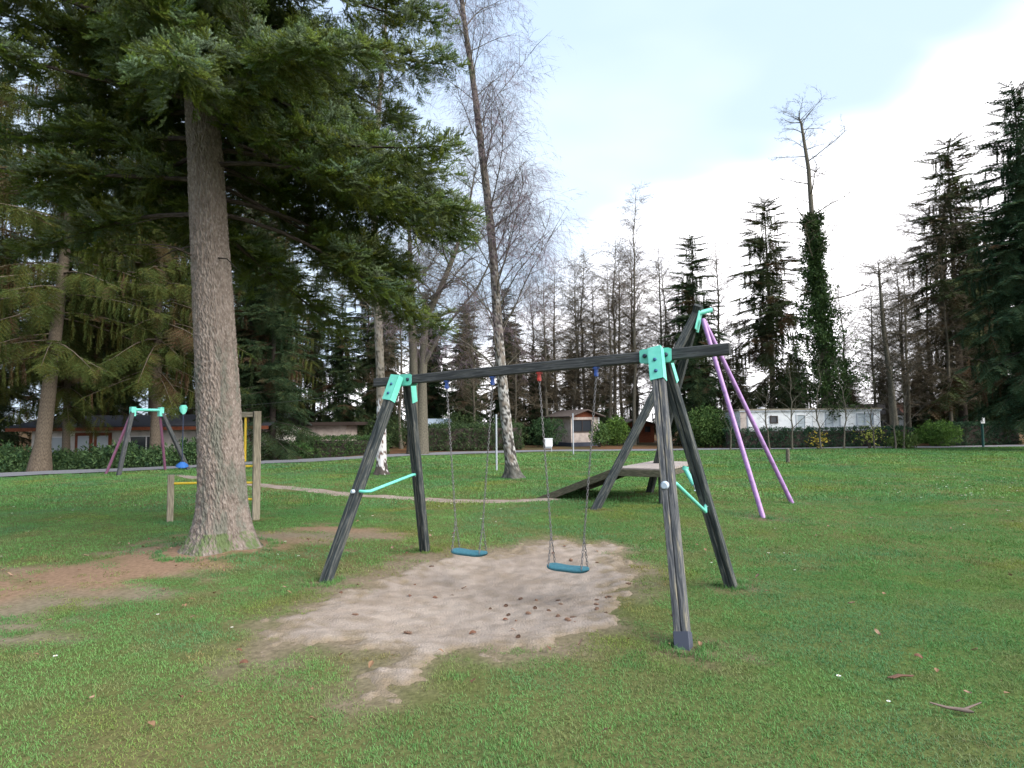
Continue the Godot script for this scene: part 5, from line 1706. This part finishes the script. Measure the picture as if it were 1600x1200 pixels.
func build_shrubs() -> void:
	var g0 := Color(0.0319, 0.0653, 0.0261)
	var g1 := Color(0.0798, 0.138, 0.0464)
	hedge("clipped dark green hedge before the flat roofed cabin", Vector2(-11.3, -32.6), Vector2(-6.7, -33.3), 1.62, 0.9, g0, g1, 501)
	hedge("clipped dark hedge between the forked tree and the shed", Vector2(-6.0, -36.6), Vector2(0.6, -37.6), 1.5, 0.9, Color(0.029, 0.0522, 0.0261), Color(0.0653, 0.102, 0.0435), 502)
	hedge("long clipped dark hedge before the white mobile home", Vector2(12.6, -36.4), Vector2(23.4, -36.4), 1.12, 0.8, Color(0.0203, 0.0493, 0.029), Color(0.0508, 0.102, 0.0551), 503)
	hedge("clipped dark hedge behind the green post with a white plate", Vector2(25.6, -37.6), Vector2(31.0, -38.0), 1.35, 0.9, Color(0.0203, 0.0464, 0.029), Color(0.0493, 0.0928, 0.0522), 504)
	shrub("round_shrub", "rounded glossy shrub beside the clipped hedge end", Vector3(-11.2, 0, -31.6), Vector3(0.95, 0.75, 0.8), 700, "leaf", g0, Color(0.0725, 0.145, 0.0435), 510)
	shrub("round_shrub", "rounded bright green shrub before the far clipped hedge", Vector3(25.0, 0, -36.3), Vector3(1.3, 0.8, 0.9), 900, "leaf", Color(0.0508, 0.102, 0.029), Color(0.131, 0.232, 0.0508), 511)
	shrub("laurel_shrub", "bushy laurel at the foot of the big spruce", Vector3(-21.4, 0, -25.6), Vector3(2.0, 0.85, 1.2), 900, "broad", Color(0.0435, 0.0943, 0.0435), Color(0.109, 0.181, 0.0725), 512)
	var k := 0
	for x in [-19.4, -18.0, -16.7, -15.4, -14.2, -13.0]:
		shrub("leafy_shrub", "loose dark leafy shrub in the row before the bungalow", Vector3(x, 0, -26.4 - 0.25 * (k % 2) - maxf(0, x + 15.0) * 0.9), Vector3(1.0, 0.68 + 0.07 * (k % 3), 0.7), 480, "broad", Color(0.0319, 0.0667, 0.0319), Color(0.0943, 0.16, 0.0653), 520 + k, "shrubs before the bungalow", 0.45)
		k += 1
	shrub("dark_bush", "dark evergreen bush against the wall of the beige shed", Vector3(2.3, 0, -41.4), Vector3(1.3, 1.05, 1.0), 700, "leaf", Color(0.0232, 0.0522, 0.0261), Color(0.058, 0.109, 0.0435), 530)
	shrub("light_bush", "fresh green bush between the two sheds", Vector3(7.2, 0, -42.6), Vector3(0.75, 1.0, 0.7), 450, "broad", Color(0.0725, 0.131, 0.0362), Color(0.174, 0.29, 0.0653), 531)
	shrub("thin_bush", "sparse bush growing in front of the beige shed wall", Vector3(5.7, 0, -40.6), Vector3(0.7, 0.8, 0.5), 160, "broad", Color(0.0508, 0.102, 0.0362), Color(0.116, 0.189, 0.058), 532)
	shrub("tall_bush", "tall loose green bush at the corner of the long hedge", Vector3(12.0, 0, -38.2), Vector3(1.5, 1.25, 1.0), 800, "broad", Color(0.0362, 0.0798, 0.0261), Color(0.109, 0.174, 0.0508), 533)
	shrub("dark_bush", "dark evergreen bush standing among trunks by the brown shed", Vector3(12.2, 0, -44.0), Vector3(1.7, 1.1, 1.0), 600, "leaf", Color(0.0232, 0.0522, 0.0261), Color(0.058, 0.109, 0.0435), 534)
	shrub("yellow_shrub", "small shrub with yellow autumn leaves at the ivy larch foot", Vector3(17.0, 0, -34.3), Vector3(0.6, 0.5, 0.4), 70, "sparse", Color(0.3, 0.22, 0.03), Color(0.42, 0.34, 0.06), 535, "", 0.6)
	shrub("pale_shrub", "thin shrub with pale yellow-green leaves before the long hedge", Vector3(19.9, 0, -34.3), Vector3(1.0, 0.7, 0.4), 90, "sparse", Color(0.232, 0.275, 0.058), Color(0.478, 0.478, 0.116), 536, "", 0.6)
	shrub("low_shrub", "low green shrub round the sapling stems by the path", Vector3(21.6, 0, -34.2), Vector3(0.85, 0.45, 0.5), 170, "broad", Color(0.0653, 0.109, 0.0362), Color(0.145, 0.203, 0.0653), 537)
	for q in [[-3.5, -41.0, 1.6], [-8.5, -39.5, 1.4], [-0.5, -40.0, 1.3], [9.0, -53.0, 1.6], [-14.5, -38.5, 1.6], [-12.6, -35.2, 1.3], [31.5, -36.4, 1.4]]:
		shrub("wood_bush", "dark undergrowth bush at the edge of the wood", Vector3(q[0], 0, q[1]), Vector3(q[2] * 1.2, q[2] * 0.8, q[2] * 0.7), 600, "leaf", Color(0.029, 0.0522, 0.0232), Color(0.0725, 0.109, 0.0435), int(540 + q[0]), "bushes at the edge of the wood")

# ---------------------------------------------------------------- small things on the ground

func scatter_spot(r: RandomNumberGenerator, z0: float, z1: float) -> Vector3:
	var z := -lerpf(z0, z1, r.randf())
	var x := r.randf_range(-0.85, 0.85) * -z
	return Vector3(x, ground_y(x, z), z)

func build_rough_grass() -> void:
	var r := RandomNumberGenerator.new()
	r.seed = 611
	var where := []
	var tint := PackedColorArray()
	var tall := grass_patch(r, 40, 0.08, 0.06, 0.0026)
	for q in [[1.2, -4.44, 0.1], [2.15, -6.11, 0.1], [-1.97, -6.4, 0.1], [-1.12, -7.95, 0.1], [1.45, -11.42, 0.14], [3.07, -14.1, 0.14], [4.12, -10.18, 0.08], [5.4, -11.91, 0.08], [-5.84, -10.57, 0.1], [-4.4, -10.61, 0.1], [-3.69, -7.84, 0.62], [0.03, -18.2, 0.4], [-4.25, -19.9, 0.32], [-0.56, -21.31, 0.07]]:
		for k in int(26 * q[2] / 0.1 * 0.6) + 10:
			var a := r.randf() * TAU
			var d: float = q[2] + r.randf_range(-0.01, 0.12)
			var x: float = q[0] + cos(a) * d
			var z: float = q[1] + sin(a) * d
			where.append(Transform3D(Basis(Vector3.UP, r.randf() * TAU).scaled(Vector3(0.7, r.randf_range(0.5, 1.1), 0.7)), Vector3(x, ground_y(x, z), z)))
			tint.append(grass_color(x, z, -1.0, -1.0))
	var o := swarm(self, numbered("rough_grass"), tall, M.grass_blades, where, tint)
	meta(o, "longer uncut grass round the feet of posts and trunks", "grass", "", "stuff")

func build_small_things() -> void:
	var r := RandomNumberGenerator.new()
	r.seed = 8080
	# daisies
	var fl := MB.new()
	fl.flat = true
	fl.col = Color(0.8, 0.8, 0.8)
	for i in 9:
		var a := TAU * i / 9.0
		var d := Vector3(cos(a), 0.12, sin(a))
		var s := Vector3(-sin(a), 0, cos(a)) * 0.0032
		fl.tri(d * 0.002, d * 0.009 + s, d * 0.012)
		fl.tri(d * 0.002, d * 0.012, d * 0.009 - s)
	fl.col = Color(0.6, 0.42, 0.03)
	for i in 6: fl.tri(Vector3(0, 0.004, 0), Vector3(cos(TAU * i / 6.0), 0, sin(TAU * i / 6.0)) * 0.0035 + Vector3(0, 0.002, 0), Vector3(cos(TAU * (i + 1) / 6.0), 0, sin(TAU * (i + 1) / 6.0)) * 0.0035 + Vector3(0, 0.002, 0))
	fl.col = Color(0.08, 0.14, 0.04)
	fl.sliver(Vector3(0, -0.045, 0), Vector3(0, 0.001, 0), 0.003)
	var dm := fl.mesh()
	var spots := []
	for i in 60: spots.append(scatter_spot(r, 3.2, 14.0))
	for i in 60:                       # a drift of them on the open lawn
		var x := r.randfn() * 1.6 + 11.3
		var z := r.randfn() * 1.3 - 13.8 - (x - 11.3) * 0.2
		spots.append(Vector3(x, ground_y(x, z), z))
	for p in spots:
		if sand_mask(p.x, p.z) > -0.1 or litter_mask(p.x, p.z) > 0.1: continue
		var o := solo("daisy", "small white daisy open in the short grass", "flower", dm, M.small_things, p + Vector3(0, 0.042, 0), r.randf() * TAU, "daisies in the lawn")
		o.scale = Vector3.ONE * r.randf_range(0.9, 1.3) * (1.0 if p.z > -10 else 1.5)
	# fallen leaves
	var lm := []
	for k in 3:
		var lf := MB.new()
		lf.flat = true
		var base := [Color(0.13, 0.065, 0.04), Color(0.2, 0.12, 0.07), Color(0.26, 0.175, 0.12)]
		lf.col = base[k]
		var prev := []
		for i in 7:
			var f := i / 6.0
			var w := sin(PI * pow(f, 0.8)) * 0.019 + 0.001
			var y := 0.006 + 0.012 * sin(f * 3.0 + k) + 0.004 * k
			var row := [Vector3(-w, y + 0.008, f * 0.06 - 0.03), Vector3(0, y, f * 0.06 - 0.03), Vector3(w, y + 0.01 * (k - 0.6), f * 0.06 - 0.03)]
			if i > 0:
				lf.quad(prev[0], row[0], row[1], prev[1])
				lf.quad(prev[1], row[1], row[2], prev[2])
			prev = row
		lf.sliver(Vector3(0, 0.006, -0.03), Vector3(0.004, 0.012, -0.05), 0.003)
		lm.append(lf.mesh())
	for i in 170:
		var p := scatter_spot(r, 3.2, 11.0)
		if i < 34: p = Vector3(r.randf_range(-6.2, -2.2), 0, r.randf_range(-9.0, -4.6))
		p.y = ground_y(p.x, p.z) + (0.014 if sand_mask(p.x, p.z) > 0.0 or litter_mask(p.x, p.z) > 0.2 else 0.028)
		var o := solo("fallen_leaf", "single brown fallen leaf lying on the ground", "leaf", lm[i % 3], M.small_things, p, r.randf() * TAU, "fallen leaves")
		o.rotation.x = r.randf_range(-0.35, 0.35)
		o.scale = Vector3.ONE * r.randf_range(0.45, 0.95)
	# cones on the sand
	var cm := []
	for k in 2:
		var cn := MB.new()
		cn.flat = true
		for i in 46:
			var f := i / 45.0
			var a := i * 2.39996
			var rad := 0.014 * sin(PI * (0.12 + 0.83 * f)) + 0.003
			var p := Vector3(f * 0.075 - 0.037, sin(a) * rad + 0.013, cos(a) * rad)
			var out := Vector3(-0.5, sin(a), cos(a)).normalized() * 0.011
			var s := Vector3(0, cos(a), -sin(a)) * 0.006
			var g := r.randf_range(0.7, 1.3)
			cn.col = Color(0.16 * g, 0.095 * g, 0.065 * g)
			cn.tri(p - s, p + s, p + out + s * 0.7)
			cn.tri(p - s, p + out + s * 0.7, p + out - s * 0.7)
		cn.tube(PackedVector3Array([Vector3(-0.036, 0.013, 0), Vector3(0, 0.013, 0), Vector3(0.036, 0.013, 0)]), PackedFloat32Array([0.005, 0.012, 0.004]), 6)
		cm.append(cn.mesh())
	for i in 30:
		var p := Vector3.ZERO
		for tries in 30:
			p = Vector3(r.randfn() * 0.5 + 0.55, 0, r.randfn() * 0.5 - 5.35) if i < 22 else Vector3(r.randf_range(-1.6, 1.4), 0, r.randf_range(-8.2, -4.2))
			if sand_mask(p.x, p.z) > 0.08: break
		p.y = ground_y(p.x, p.z) + 0.012
		var o := solo("fir_cone", "brown fir cone lying on the bare sand", "cone", cm[i % 2], M.small_things, p, r.randf() * TAU, "fir cones on the sand")
		o.scale = Vector3(1, 0.75, 1) * r.randf_range(0.4, 0.9)
	# sticks
	var sk := MB.new()
	sk.col = Color(0.12, 0.065, 0.045)
	for i in 3: sk.tube(PackedVector3Array([Vector3(-0.16 + 0.02 * i, 0.012, 0.012 * i), Vector3(-0.03, 0.026, 0.008 * i - 0.01), Vector3(0.1 + 0.02 * i, 0.014, 0.016 - 0.014 * i)]), PackedFloat32Array([0.006, 0.013, 0.004]), 6)
	solo("bark_strip", "reddish strip of bark lying on the lawn", "bark", sk.mesh(), M.small_things, Vector3(2.37, ground_y(2.37, -3.87) + 0.015, -3.87), 0.1).scale = Vector3(0.6, 0.6, 0.6)
	sk = MB.new()
	sk.col = Color(0.16, 0.12, 0.1)
	sk.tube(PackedVector3Array([Vector3(-0.13, 0.03, -0.02), Vector3(-0.05, 0.014, 0), Vector3(0.03, 0.012, 0.01), Vector3(0.14, 0.035, -0.03)]), PackedFloat32Array([0.004, 0.008, 0.008, 0.003]), 6)
	sk.tube(PackedVector3Array([Vector3(-0.03, 0.012, 0), Vector3(0.04, 0.012, 0.03), Vector3(0.06, 0.012, 0.04)]), PackedFloat32Array([0.008, 0.01, 0.003]), 6)
	solo("fallen_twig", "grey forked twig lying on the lawn", "twig", sk.mesh(), M.small_things, Vector3(2.39, ground_y(2.39, -3.43) + 0.02, -3.43), -0.1)

# ---------------------------------------------------------------- sky and start

func make_sky() -> Sky:
	var w := 1024
	var h := 512
	var im := Image.create(w, h, false, Image.FORMAT_RGBF)
	var n := FastNoiseLite.new()
	n.seed = 77
	n.frequency = 0.9
	n.fractal_octaves = 5
	for j in h:
		var el := PI / 2 - PI * (j + 0.5) / h
		for i in w:
			var c: Color
			if el < -0.03:
				c = Color(0.25, 0.27, 0.24)
			else:
				var az := wrapf(TAU * (i + 0.5) / w, -PI, PI)   # 0 is straight ahead, along -z
				var d := Vector3(sin(az) * cos(el), sin(el), -cos(az) * cos(el))
				var t := clampf(el / 1.2, 0, 1)
				c = Color(0.22, 0.26, 0.3).lerp(Color(0.155, 0.205, 0.295), pow(t, 0.55))
				var q := d / (maxf(d.y, 0.0) + 0.3)
				var f := n.get_noise_3d(q.x * 0.8 + 3.0, q.z * 1.5, 0.0)
				# a thin veil everywhere, and a bank of white cloud low down with a slanting upper edge
				c = c.lerp(Color(0.29, 0.32, 0.345), clampf(0.05 + f * 0.8, 0, 0.6))
				var edge := 0.2 + 0.4 * sin(az)
				var bank := smoothstep(-0.06, 0.08, edge - el + f * 0.14)
				c = c.lerp(Color(0.6, 0.585, 0.6), bank * 0.95)
			im.set_pixel(i, j, c)
	var m := PanoramaSkyMaterial.new()
	m.panorama = ImageTexture.create_from_image(im)
	var s := Sky.new()
	s.sky_material = m
	return s

func _ready() -> void:
	var cam := Camera3D.new()
	cam.name = "camera"
	add_child(cam)
	cam.fov = rad_to_deg(2.0 * atan(600.0 / 960.0))
	cam.position = Vector3(0, 1.6, 0)
	cam.basis = Basis(Vector3.RIGHT, atan(62.0 / 960.0)) * Basis(Vector3.BACK, deg_to_rad(-0.6))
	cam.far = 1200.0
	cam.current = true
	var env := Environment.new()
	env.background_mode = Environment.BG_SKY
	env.sky = make_sky()
	env.tonemap_mode = Environment.TONE_MAPPER_LINEAR
	env.tonemap_exposure = 4.2
	env.sdfgi_enabled = true
	env.ssao_enabled = true
	env.ssil_enabled = true
	var we := WorldEnvironment.new()
	we.name = "environment"
	we.environment = env
	add_child(we)
	var sun := DirectionalLight3D.new()
	sun.name = "sun"
	sun.light_color = Color(1.0, 0.98, 0.95)
	sun.light_energy = 0.5
	sun.light_angular_distance = 50.0
	sun.shadow_enabled = true
	add_child(sun)
	sun.look_at_from_position(Vector3.ZERO, -Vector3(0.7, 0.75, 0.5), Vector3.UP)

	rng.seed = 1
	ground_noise.seed = 3
	ground_noise.frequency = 0.09
	patch_noise.seed = 5
	patch_noise.frequency = 0.12
	patch_noise.fractal_octaves = 3
	fine_noise.seed = 8
	fine_noise.frequency = 0.1
	fine_noise.fractal_octaves = 3
	make_materials()
	make_sprays()
	build_ground()
	mask_sheet("sand", -2.5, 2.1, -9.3, -3.3, 0.03, sand_mask, sand_color, 0.015, M.sand)
	mask_sheet("dirt_track", -11.8, 1.6, -21.0, -11.8, 0.1, track_mask, track_color, 0.008, M.sand)
	build_road()
	build_grass()
	build_buildings()
	build_trees()
	build_birches()
	build_fir()
	build_shrubs()
	build_swing()
	build_cableway()
	build_climbing_frame()
	build_rough_grass()
	build_small_things()
